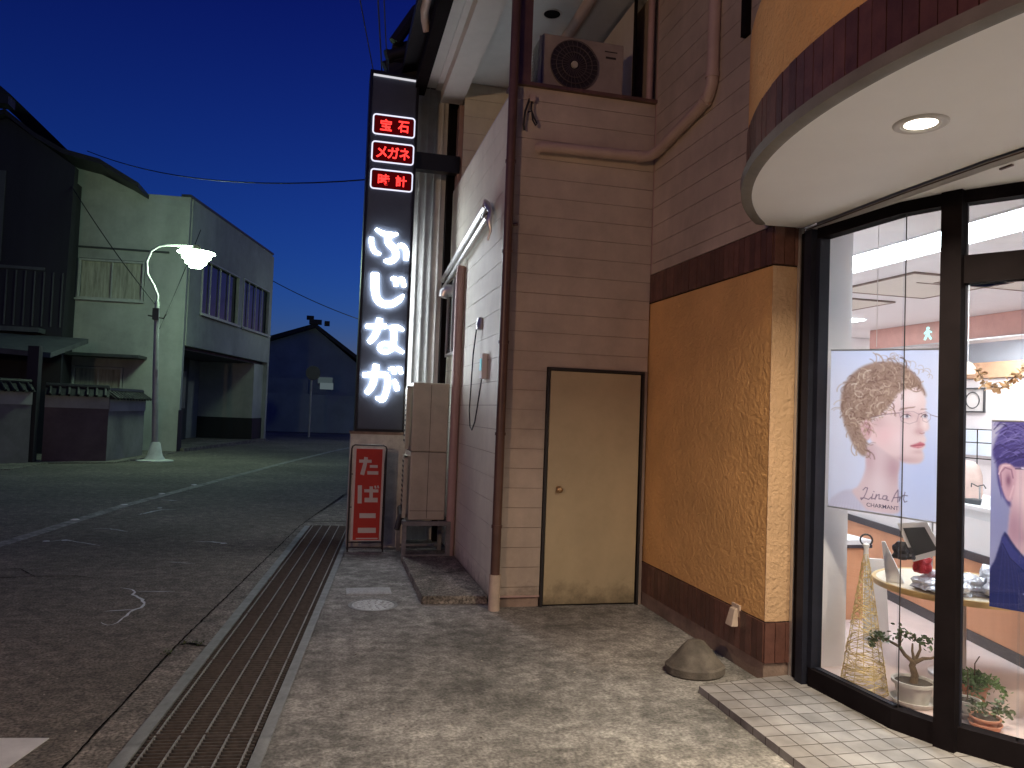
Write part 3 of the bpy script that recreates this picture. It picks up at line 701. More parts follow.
# posts
for i, (c, d) in enumerate([((2.802, 2.905), (-.45, 1)), ((3.68, 2.12), (-.9, 1)), ((4.8, 1.83), (-.1, 1)), ((6.4, 1.83), (0, 1))]):
    p = MB().mat('black').obox(c, d, .04, 2.61, .045, .026); p.mat('navy').obox((c[0]+.04, c[1]-.005), d, .15, 2.55, .03, .006); p.build('post', None, front)
def off(a, b, w_):
    d = (Vector(b)-Vector(a)).normalized(); n = Vector((-d.y, d.x)); return Vector(a)+n*w_, Vector(b)+n*w_
for i, (a, b) in enumerate(list(zip(FP, FP[1:])) + list(zip(FQ, FQ[1:]))):
    aa, bb = off(a, b, .042)
    z = [(.14, 2.552)] if i < 2 else [(.15, 2.175), (2.305, 2.552)]
    for z0, z1 in z: MB().wall(aa, bb, z0, z1, .006, 1).build('pane', 'glass', front)
MB().mat('acdark').tube([(2.738, 3.128, .14), (2.738, 3.128, 2.552)], .003, 6).build('glass_joint', None, front)
MB().wall((2.70-.02, 3.70), (2.725, 3.15), .141, .146, .03, 1).build('sill_strip', 'navy', front)

# interior shell
MB().prism([(2.71, 3.895, .07), (2.72, 3.70, .07), (2.76, 3.14, .07), (2.84, 2.96, .07), (3.02, 2.70, .07), (3.45, 2.30, .07), (3.98, 2.02, .07), (4.8, 1.90, .07), (9.5, 1.90, .07), (9.5, 9.3, .07), (3.0, 9.3, .07), (3.0, 3.98, .07)], (0, 0, .01)).build('shop_floor', 'infloor', B, origin=(0,0,0))
MB().box(2.70, 9.6, 1.75, 3.30, 2.755, 2.8).box(2.70, 3.70, 3.30, 9.4, 2.755, 2.8).box(4.13, 9.6, 3.30, 9.4, 2.755, 2.8).box(3.7, 4.13, 5.85, 9.4, 2.755, 2.8).box(3.68, 4.15, 3.28, 5.87, 2.80, 2.82).build('shop_ceiling', 'inceil', B)
tr = MB()
for y0_, x0_ in ((5.1, 4.55), (6.4, 4.5), (4.4, 5.0)): tr.box(x0_, x0_+.95, y0_, y0_+.95, 2.742, 2.7545)
tr.build('ceiling_cassette', 'inceil2', B)
sm = MB()
for y0_, x0_ in ((5.1, 4.55), (6.4, 4.5), (4.4, 5.0)):
    for e in ((x0_-.02, x0_+.97, y0_-.02, y0_), (x0_-.02, x0_+.97, y0_+.95, y0_+.97), (x0_-.02, x0_, y0_, y0_+.95), (x0_+.95, x0_+.97, y0_, y0_+.95), (x0_+.3, x0_+.65, y0_+.3, y0_+.32)): sm.box(*e, 2.738, 2.7535)
sm.build('ceiling_trim', 'foundation', B)
MB().box(2.72, 3.06, 3.93, 4.02, .08, 2.75).box(3.0, 3.06, 4.02, 9.3, .08, 2.75).box(3.06, 9.5, 9.3, 9.36, .08, 2.75).box(9.5, 9.56, 1.8, 9.36, .08, 2.75).box(2.735, 3.0, 3.873, 3.929, .08, 2.61).build('inner_wall', 'inwhite', B)
MB().box(6.4, 9.56, 1.74, 1.79, 0, 2.75).box(9.57, 9.7, -.05, 9.5, 0, 6).box(2.7, 9.7, 9.4, 9.5, 0, 6).box(2.7, 9.6, 1.75, 9.4, 2.83, 2.9).box(2.74, 9.6, 1.80, 1.9, 2.615, 2.82).build('outer_wall', 'siding', B)
MB().box(2.74, 4.8, 1.9, 2.0, 2.612, 2.65).build('head_infill', 'inwhite', B)
hd = MB()
hp = [(2.76, 3.87), (2.72, 3.72), (2.76, 3.13), (2.84, 2.95), (3.01, 2.70), (3.44, 2.28), (4.0, 1.98), (4.8, 1.86)]
for a, b in zip(hp, hp[1:]): hd.wall(a, b, 2.612, 2.756, .03, 1)
hd.build('head_panel', 'inwhite', B)
# bulkhead
bk = MB().box(6.9, 7.15, 2.0, 8.5, 2.50, 2.753).build('bulkhead', 'inpink', B)
MB().box(6.88, 7.17, 2.0, 8.52, 2.485, 2.499).build('bulkhead_trim', 'silver', bk)
# back display wall seen under the bulkhead
MB().box(8.9, 9.0, 2, 9.2, 2.35, 2.74).build('blue_wall', 'blueish', B)
MB().box(8.56, 8.7, 2, 9.2, 2.20, 2.41).build('wood_pelmet', 'tan', B)
MB().box(8.60, 8.66, 2, 9.2, .08, 2.19).build('display_wall', 'inwhite', B)
ps = MB().box(8.53, 8.55, 6.5, 8.9, 1.15, 1.50).build('pale_screen', 'blueish', B)

# ------------------------------------------------------------------ interior things
t = thing('ceiling_light', (3.915, 4.5, 2.75), 'long bright fluorescent trough in the shop ceiling just inside the window', 'ceiling light', 'shop ceiling lights')
MB().box(3.71, 4.12, 3.32, 5.83, 2.762, 2.772).build('diffuser', 'strip', t)
MB().mat('inwhite').box(3.69, 3.705, 3.30, 5.85, 2.742, 2.79).box(4.125, 4.14, 3.30, 5.85, 2.742, 2.79).box(3.705, 4.125, 3.30, 3.315, 2.742, 2.79).box(3.705, 4.125, 5.835, 5.85, 2.742, 2.79).box(3.705, 4.125, 4.52, 4.535, 2.748, 2.761).build('frame', None, t)
t = thing('ceiling_light', (8.0, 7.0, 2.75), 'bright ceiling panel far back in the shop beyond the pink beam', 'ceiling light', 'shop ceiling lights')
MB().box(7.6, 8.3, 6.2, 7.9, 2.735, 2.745).build('diffuser', 'stripfar', t)
MB().box(7.56, 8.34, 6.16, 7.94, 2.746, 2.754).build('frame', 'inwhite', t)
for k_, (xa, ya) in enumerate(((4.6, 2.25), (6.0, 2.25), (4.9, 7.6))):  # extra panels added to brighten the shop and its spill
    t = thing('ceiling_light', (xa+.6, ya+.2, 2.75), ['ceiling light panel over the shop entrance, right of the photo', 'ceiling light panel farther along the shop entrance side, right of the photo', 'ceiling light panel near the far back wall of the shop'][k_], 'ceiling light', 'shop ceiling lights')
    MB().box(xa, xa+1.2, ya, ya+.4, 2.738, 2.748).build('diffuser', 'strip', t); MB().box(xa-.02, xa+1.22, ya-.02, ya+.42, 2.7485, 2.7545).build('frame', 'inwhite', t)
t = thing('round_ceiling_light', (4.75, 3.95, 2.72), 'round recessed ceiling lamp beside the fluorescent trough', 'ceiling light')
MB().lathe([(.075, -.003), (.12, -.014), (.14, -.004), (.145, 0)], (4.72, 4.07, 2.754), 28).build('trim', 'inwhite', t)
MB().lathe([(0, -.006), (.075, -.008)], (4.72, 4.07, 2.754), 28).build('lens', 'strip', t)
# pictogram
t = thing('exit_sign', (6.87, 7.5, 2.6), 'small glowing running figure sign on the pink beam', 'exit sign')
sg = MB().mat('exit')
def pf(u, v, x=6.880): return (x, 7.56-u*.13, 2.54+v*.16)
for poly in ([(.40,.80),(.60,.80),(.66,.90),(.58,1.0),(.42,1.0),(.34,.90)], [(.34,.40),(.62,.40),(.68,.74),(.34,.78)], [(.34,.74),(.05,.55),(.12,.46),(.40,.62)], [(.60,.74),(.95,.62),(.92,.52),(.60,.60)], [(.34,.44),(.52,.42),(.20,.02),(.04,.08)], [(.46,.42),(.62,.44),(.95,.12),(.84,.02)]):
    sg.prism([pf(u, v) for u, v in poly], (.012, 0, 0))
sg.build('figure', None, t)
# counter with display case
cd = Vector((math.sin(R(14.3)), math.cos(R(14.3)))); cn = Vector((cd.y, -cd.x))  # along / away from us
c0 = Vector((4.122, 3.697))
def cbox(mb, s0, s1, w0, w1, z0, z1, base=c0):
    q = [base+cd*s0+cn*w0, base+cd*s1+cn*w0, base+cd*s1+cn*w1, base+cd*s0+cn*w1]
    return mb.hexa([(a.x, a.y, z0) for a in q] + [(a.x, a.y, z1) for a in q])
t = thing('display_counter', (4.6, 4.8, .08), 'long orange fronted glass display counter with dark kickboard', 'counter')
cbox(MB(), -1.9, 3.4, 0, .6, .15, .62).build('front_panel', 'orange', t)
cbox(MB(), -1.9, 3.4, -.012, .6, .08, .149).build('kickboard', 'inkick', t)
cbox(MB(), -1.9, 3.4, -.015, .62, .621, .675).build('top_rail', 'inkick', t)
cbox(MB(), -1.9, 3.4, .0, .6, .676, .90).build('display_box', 'inwhite', t)
m_ = cbox(MB().mat('inwhite'), -1.9, 3.4, -.015, .62, .96, .985); m_.mat('clear'); cbox(m_, -1.9, 3.4, 0, .6, .901, .959); m_.build('worktop', None, t)
t = thing('side_counter', (3.9, 5.0, .08), 'orange side counter with white top behind the wire cone', 'counter')
MB().box(3.45, 3.90, 4.78, 5.4, .08, .60).build('front_panel', 'orange', t)
MB().box(3.43, 3.92, 4.76, 5.42, .601, .625).build('top_rail', 'inkick', t)
MB().box(3.43, 3.92, 4.76, 5.42, .626, .66).build('worktop', 'inwhite', t)
# white bag/paper leaning behind the cone
o = MB().hexa([(3.50, 4.32, .08), (3.62, 4.22, .08), (3.68, 4.30, .08), (3.56, 4.40, .08), (3.49, 4.31, .62), (3.61, 4.26, .62), (3.62, 4.27, .62), (3.50, 4.33, .62)]).build('paper_bag', 'paper')
tag(o, 'tall white paper bag standing on the floor behind the gold wire cone', 'bag')
# round table
t = thing('round_table', (3.55, 3.55, .08), 'round pale table with a wooden rim, crowded with wrapped goods', 'table')
TC = (3.58, 3.62)
MB().lathe([(0, .598), (.44, .598), (.44, .604), (0, .604)], (*TC, 0), 48).build('tabletop', 'tabletop', t)
MB().lathe([(.441, .575), (.462, .575), (.466, .59), (.462, .606), (.441, .606), (.441, .575)], (*TC, 0), 48).build('rim', 'tableedge', t)
MB().lathe([(.16, .08), (.16, .095), (.035, .12), (.03, .5), (.09, .574)], (*TC, 0), 24).build('pedestal', 'silver', t)
def blob(name, c, r, mat, label, cat, n=2, sz=.6, group=None, seed=1):
    bm = bmesh.new(); bmesh.ops.create_icosphere(bm, subdivisions=3, radius=1); rnd = random.Random(seed)
    ph = [rnd.uniform(0, 6) for _ in range(6)]
    for v in bm.verts:
        k = 1 + .18*math.sin(5*v.co.x+ph[0]) + .15*math.sin(7*v.co.y+ph[1]) + .12*math.sin(9*v.co.z+ph[2]) + rnd.uniform(-.05, .05)
        v.co = Vector((v.co.x*r*k, v.co.y*r*k, max(0, v.co.z*k+.55)*r*sz))
    me = bpy.data.meshes.new(name); bm.to_mesh(me); bm.free(); me.materials.append(M[mat])
    o = bpy.data.objects.new(name, me); COL.objects.link(o); o.location = c; return tag(o, label, cat, group)
blob('wrapped_goods', (3.30, 3.52, .605), .10, 'silverbag', 'crumpled clear wrapped goods at the left of the round table', 'wrapped goods', group='wrapped goods on the round table', seed=1)
blob('wrapped_goods', (3.42, 3.42, .605), .10, 'silverbag', 'crumpled clear wrapped goods in the middle of the round table', 'wrapped goods', group='wrapped goods on the round table', seed=2)
blob('wrapped_goods', (3.57, 3.33, .605), .13, 'silverbag', 'big crumpled pile of wrapped goods right of the window post', 'wrapped goods', group='wrapped goods on the round table', sz=.75, seed=3)
o = MB().hexa([(3.16, 3.72, .607), (3.23, 3.66, .607), (3.26, 3.69, .607), (3.19, 3.75, .607), (3.15, 3.75, .83), (3.165, 3.74, .83), (3.175, 3.75, .83), (3.16, 3.76, .83)]).build('card_stand', 'paper')
tag(o, 'slim white card stand at the left rim of the round table', 'card stand')
o = MB().lathe([(0, .004), (.06, .004), (.085, .016), (.09, .02), (.08, .012), (.05, .0), (0, 0)], (3.28, 3.43, .606), 24).build('dish', 'clear'); tag(o, 'shallow white dish near the front rim of the round table', 'dish')
# glove display: hanging card, gloves, stand
t = thing('rack_stand', (3.42, 3.55, .605), 'thin metal display stand rising from the round table', 'display stand')
MB().tube([(3.36, 3.60, .605), (3.36, 3.60, 1.02), (3.25, 3.55, 1.03), (3.12, 3.53, 1.0)], .005, 8).build('pole', 'silver', t)
o = MB(); cx_, cy_ = 3.26, 3.42
pp = [(3.08, 3.55, .965), (3.20, 3.47, .985), (3.31, 3.46, .815), (3.19, 3.55, .752)]
tt = thing('hanging_card', (3.29, 3.40, .76), 'tilted white card with a dark picture hanging over the round table', 'card')
MB().prism(pp, (.008, .005, 0)).build('card', 'paper', tt)
ce = Vector((sum(p[0] for p in pp)/4, sum(p[1] for p in pp)/4, sum(p[2] for p in pp)/4))
MB().prism([ce + (Vector(p)-ce)*.72 + Vector((-.006, -.004, 0)) for p in pp], (.003, .002, 0)).build('picture', 'darkmetal', tt)
blob('glove', (3.14, 3.57, .765), .05, 'darkitem', 'black glove hanging left of the tilted card', 'glove', sz=1.2, seed=5)
blob('glove', (3.26, 3.56, .69), .04, 'reditem', 'dark red glove hanging just below the tilted card', 'glove', sz=1.5, seed=6)
# gold wire cone
t = thing('wire_cone', (2.86, 3.52, .08), 'tall gold wire cone ornament with a white neck standing inside the window', 'ornament')
KC = Vector((2.86, 3.52, .08)); Hc, Rc = .73, .122
mb = MB(); rnd = random.Random(3)
def cone_pt(a, h): return KC + Vector((math.cos(a)*Rc*(1-h*.92), math.sin(a)*Rc*(1-h*.92), h*Hc))
for i in range(120):
    a = rnd.uniform(0, 6.28); h = rnd.uniform(0, .96)**1.5; pts = []
    da = rnd.uniform(.25, .5)*rnd.choice((-1, 1)); dh = rnd.uniform(-.02, .02)
    for k in range(14):
        pts.append(cone_pt(a, min(.99, max(0, h))) + Vector((rnd.uniform(-1, 1), rnd.uniform(-1, 1), 0))*.004); a += da; h += dh + rnd.uniform(-.014, .014)
    mb.tube(pts, .0017, 3, caps=False)
for i in range(7):
    a = i*.9; mb.tube([cone_pt(a, 0), cone_pt(a+.05, .5), cone_pt(a, .99)], .002, 4, caps=False)
mb.tube([cone_pt(a*.314, 0) for a in range(21)], .0028, 5, caps=False)
mb.build('wire_mesh', 'gold', t)
MB().lathe([(.014, 0), (.012, .05), (.02, .075), (.0, .085)], KC+Vector((0, 0, Hc-.03)), 12).build('neck', 'paper', t)
MB().tube([KC + Vector((.03*math.cos(a)*.8, -.03*math.cos(a)*.6, Hc+.07+.03*math.sin(a))) for a in [k*.45 for k in range(15)]], .005, 6, caps=False).build('halo_ring', 'darkitem', t)
# plants
def leaf_cluster(mb, c, n, spread, size, rnd, up=.3, long=1.5):
    for i in range(n):
        p = Vector(c) + Vector((rnd.gauss(0, spread), rnd.gauss(0, spread), rnd.gauss(0, spread*.8)))
        d = Vector((rnd.gauss(0, 1), rnd.gauss(0, 1), rnd.gauss(up, .6))).normalized(); s = d.orthogonal().normalized(); s.rotate(Matrix.Rotation(rnd.uniform(0, 6), 3, d))
        L = size*rnd.uniform(.7, 1.3); W = L/long*.5; nrm = d.cross(s)*W*.35
        mb.add([p, p+d*L*.35+s*W+nrm*.3, p+d*L*.8+s*W*.7+nrm*.2, p+d*L, p+d*L*.8-s*W*.7+nrm*.2, p+d*L*.35-s*W+nrm*.3, p+d*L*.5-nrm], [(0,1,6), (1,2,6), (2,3,6), (3,4,6), (4,5,6), (5,0,6)], False)
def pot(parent, c, r, h, mat, saucer=True, name='pot'):
    p = MB().lathe([(0, .012), (r*.72, .012), (r*.95, h*.86), (r*1.08, h*.86), (r*1.1, h), (r*.98, h), (r*.94, h*.9), (0, h*.88)], c, 36).build(name, mat, parent)
    MB().lathe([(0, h*.885), (r*.93, h*.90)], c, 24).build('soil', 'soil', p)
    if saucer: MB().lathe([(0, 0), (r*.95, 0), (r*1.18, .028), (r*1.14, .03), (r*.9, .008), (0, .008)], c, 32).build('saucer', mat, parent)
rnd = random.Random(11)
C1 = Vector((2.985, 3.305, .08))
t = thing('potted_jade_plant', C1, 'twisted jade plant with a thick bare trunk in a large grey pot', 'potted plant', 'potted plants inside the window')
pot(t, C1, .096, .12, 'pot')
tk = MB()
def br(*pts, r0=.013, r1=.005):
    n = len(pts); tk.tube([C1+Vector(p)*1.12 for p in pts], [r0+(r1-r0)*i/(n-1) for i in range(n)], 8)
br((0,0,.09), (.004,-.003,.13), (-.006,.004,.17), (.0,0,.19), r0=.020, r1=.014)
br((0,0,.185), (-.03,.022,.215), (-.05,.035,.25), (-.085,.06,.27), (-.12,.09,.275), r0=.011, r1=.005)
br((-.05,.035,.25), (-.05,.03,.29), (-.045,.03,.32), r0=.008, r1=.004)
br((0,0,.185), (.03,-.022,.21), (.055,-.04,.215), (.085,-.06,.235), r0=.012, r1=.004)
br((.01,0,.2), (.015,-.02,.25), (.02,-.01,.28), r0=.009, r1=.004)
br((0,0,.2), (-.01,0,.24), (0,.01,.27), r0=.008, r1=.004)
tk.build('trunk', 'bark', t)
lf = MB()
for c, n in (((-.125,.09,.285), 22), ((-.14,.10,.25), 16), ((-.10,.07,.285), 10), ((-.045,.03,.32), 16), ((.02,-.01,.295), 18), ((.045,-.03,.29), 10), ((.09,-.065,.24), 12), ((0,.01,.28), 8), ((-.06,.04,.28), 8), ((.05,-.04,.25), 6)):
    leaf_cluster(lf, C1+Vector(c)*1.12, int(n*1.3), .016, .026, rnd)
lf.build('leaves', 'leaf', t)
C2 = Vector((3.33, 3.27, .08))
t = thing('potted_fern', C2, 'small fern with arching fronds in a terracotta pot', 'potted plant', 'potted plants inside the window')
pot(t, C2, .065, .10, 'terracotta', False)
lf = MB()
for i in range(26):
    a = rnd.uniform(0, 6.28); L = rnd.uniform(.09, .17); pr = None
    for k in range(1, 10):
        s = k/9; p = C2 + Vector((math.cos(a)*L*s, math.sin(a)*L*s, .10 + .14*s - .16*s*s*rnd.uniform(.8, 1.1)))
        leaf_cluster(lf, p, 3, .004, .026, rnd, .1, 2.2)
lf.build('fronds', 'leaf2', t)
MB().tube([C2+Vector((0,0,.1)), C2+Vector((.0,0,.2)), C2+Vector((.02,-.01,.24))], .003, 5).build('stem', 'bark', t)
C3 = Vector((3.135, 3.12, .08))
t = thing('potted_seedling', C3, 'bare stemmed seedling in a small grey pot with saucer', 'potted plant', 'potted plants inside the window')
pot(t, C3, .058, .085, 'pot')
MB().tube([C3+Vector((0,0,.08)), C3+Vector((.004,0,.15)), C3+Vector((.0,0,.23))], [.004,.003,.002], 6).build('stem', 'bark', t)
lf = MB(); leaf_cluster(lf, C3+Vector((0,0,.22)), 5, .01, .02, rnd); lf.build('leaves', 'leaf2', t)
C4 = Vector((3.105, 2.985, .08))
t = thing('potted_succulent', C4, 'leafy succulent in a low terracotta bowl close to the glass', 'potted plant', 'potted plants inside the window')
pot(t, C4, .062, .055, 'terracotta', True)
lf = MB()
for c, n in (((.0,0,.085), 22), ((.05,-.03,.09), 26), ((-.03,.02,.10), 18), ((.075,-.05,.07), 16), ((.05,-.04,.12), 14), ((-.04,.03,.07), 8)): leaf_cluster(lf, C4+Vector(c), n, .016, .026, rnd)
lf.build('leaves', 'leaf', t)
C5 = Vector((3.78, 3.02, .08))
t = thing('tall_potted_plant', C5, 'tall leafy potted plant partly cut off by the right edge of the photo', 'potted plant', 'potted plants inside the window')
pot(t, C5, .08, .14, 'pot')
tk = MB(); lf = MB()
for s in ((-.12, .02, .55), (.05, -.06, .6), (.02, .08, .48)):
    tk.tube([C5+Vector((0,0,.12)), C5+Vector((s[0]*.4, s[1]*.4, .35)), C5+Vector(s)], [.006,.005,.003], 6)
    for q in (.6, .8, 1): leaf_cluster(lf, C5+Vector((s[0]*q, s[1]*q, .12+(s[2]-.12)*q)), 14, .022, .04, rnd)
tk.build('stems', 'bark', t); lf.build('leaves', 'leaf2', t)

# stool/leg post under table near window post
# pendant lamp, garland, picture frame, rack on counter
t = thing('pendant_lamp', (4.6, 4.62, 1.9), 'small glowing white pendant lamp by the wooden pelmet', 'lamp')
MB().lathe([(.012, .06), (.03, .05), (.05, .02), (.055, -.01), (.045, -.03), (0, -.035)], (4.6, 4.615, 1.94), 20).build('lamp_shade', emit('pendant_glow', (1, .86, .72), 1.6), t)
MB().tube([(4.6, 4.615, 2.0), (4.6, 4.615, 2.754)], .003, 5).build('cord', 'paper', t)
gl = MB().mat('bark'); gp = [(4.6, 4.53, 1.93), (4.6, 4.47, 1.84), (4.6, 4.40, 1.81), (4.6, 4.33, 1.80), (4.6, 4.26, 1.85), (4.6, 4.18, 1.90), (4.6, 4.08, 1.95), (4.6, 3.9, 2.0), (4.6, 3.6, 1.9)]
gl.tube(gp, .004, 5); gl.mat('garland')
for a, b in zip(gp, gp[1:]):
    for s in (0, .33, .66): leaf_cluster(gl, Vector(a).lerp(Vector(b), s), 5, .016, .04, rnd, -.2, 1.3)
tag(gl.build('leaf_garland', None), 'garland of dry brown leaves hanging across the shop', 'garland')
t = thing('picture_frame', (8.59, 8.5, 1.74), 'small thin framed picture of a ring shape on the white wall', 'picture')
mb = MB()
for b in ((8.32, 8.70, 2.05, 2.07), (8.32, 8.70, 1.73, 1.75), (8.32, 8.34, 1.75, 2.05), (8.68, 8.70, 1.75, 2.05)): mb.box(8.565, 8.59, *b)
mb.build('frame', 'darkmetal', t)
MB().box(8.591, 8.598, 8.32, 8.70, 1.73, 2.07).build('mount', 'paper', t)
MB().tube([(8.585, 8.53+.11*math.cos(a), 1.90+.11*math.sin(a)) for a in [k*.314 for k in range(21)]], .007, 6, caps=False).build('ring_motif', 'darkmetal', t)
t = thing('wire_rack', (4.75, 4.6, .986), 'thin black wire rack on the counter behind the window post', 'rack')
mb = MB()
for z in (1.28, 1.40, 1.50): mb.tube([(4.78, 4.95, z), (4.78, 4.45, z)], .004, 5)
for y in (4.95, 4.7, 4.45): mb.tube([(4.78, y, .99), (4.78, y, 1.5)], .004, 5)
mb.build('rods', 'black', t)
t = thing('display_bust', (4.62, 4.60, .986), 'blush coloured rounded display bust standing on the counter', 'display bust')
MB().lathe([(.10, 0), (.115, .05), (.11, .18), (.085, .25), (.04, .28), (0, .285)], (4.60, 4.60, .986), 24, sx=.6).build('body', pbr('blush_fabric', (.72, .52, .45), .7), t)
for i, (y, lab) in enumerate(((4.2, 'small grey eyeglass case nearest on the counter top'), (5.3, 'grey eyeglass case farther along the counter top'))):
    o = MB().box(4.32, 4.42, y, y+.16, .986, 1.02).build('glasses_case', 'darkmetal', bevel=.01); tag(o, lab, 'glasses case', 'cases on the counter')

def on_counter(sv, wv): q = c0+cd*sv+cn*wv; return q.x, q.y
for i, (sv, wv, lab) in enumerate(((.15, .12, 'near the right end of the counter'), (.62, .10, 'behind the dark blue poster edge'), (.95, .14, 'just right of the window post'), (1.75, .12, 'left of the blush display bust'), (2.2, .12, 'near the left end of the counter'))):
    x, y = on_counter(sv, wv); t = thing('glasses_stand', (x, y, .986), 'small clear eyeglass stand on the counter, ' + lab, 'display stand', 'eyeglass stands on the counter')
    MB().lathe([(0, 0), (.04, 0), (.035, .008), (.006, .012), (.006, .13)], (x, y, .986), 12).build('base', 'silver', t)
    MB().tube([(x-.01, y-.06, 1.10), (x-.02, y-.05, 1.125), (x-.02, y, 1.11), (x-.02, y+.05, 1.125), (x-.01, y+.06, 1.10)], .004, 5).build('eyeglasses', 'darkmetal', t)
for i, (sv, lab) in enumerate(((.4, 'near the right end of the display counter'), (1.2, 'at the middle of the display counter'), (1.95, 'near the left end of the display counter'))):
    x, y = on_counter(sv, .03); o = MB().prism([(x, y, .986), (x+.02, y+.09, .986), (x+.035, y+.085, 1.05), (x+.015, y-.005, 1.05)], (.003, -.001, 0)).build('price_card', 'paper'); tag(o, 'small white price card ' + lab, 'card', 'price cards on the counter')
# moss in the joint
rnd = random.Random(4); ms = MB()
for cx_, cy_ in ((-.80, 4.98), (-.86, 4.8), (-.72, 4.96)): leaf_cluster(ms, (cx_, cy_, .012), 26, .018, .013, rnd, .8)
for v_ in ms.v: v_.z = max(.006, min(.03, v_.z))
tag(ms.build('moss', 'leaf'), kind='stuff')
gr_ = MB()
for i in range(260):
    x, y = (rnd.uniform(-.1, 2.4), rnd.uniform(2.4, 7.2)) if i % 2 else (rnd.uniform(-3, -.6), rnd.uniform(3, 9)); x += .0
    if i % 2 and x < gx(y)+WG+.03: x = gx(y)+WG+rnd.uniform(.01, .06)
    if not i % 2 and x > jx(y)-.05: x = jx(y)-rnd.uniform(.02, .2)
    r_ = rnd.uniform(.003, .009); z_ = .003
    vs = [(x+r_*math.cos(a+rnd.uniform(-.3, .3)), y+r_*math.sin(a), z_) for a in (0, 1.6, 3.1, 4.7)] + [(x, y, z_+r_*.7)]
    gr_.add(vs, [(0,1,4), (1,2,4), (2,3,4), (3,0,4)])
tag(gr_.build('grit', pbr('grit', (.30, .28, .24), .8, island=.6)), kind='stuff')

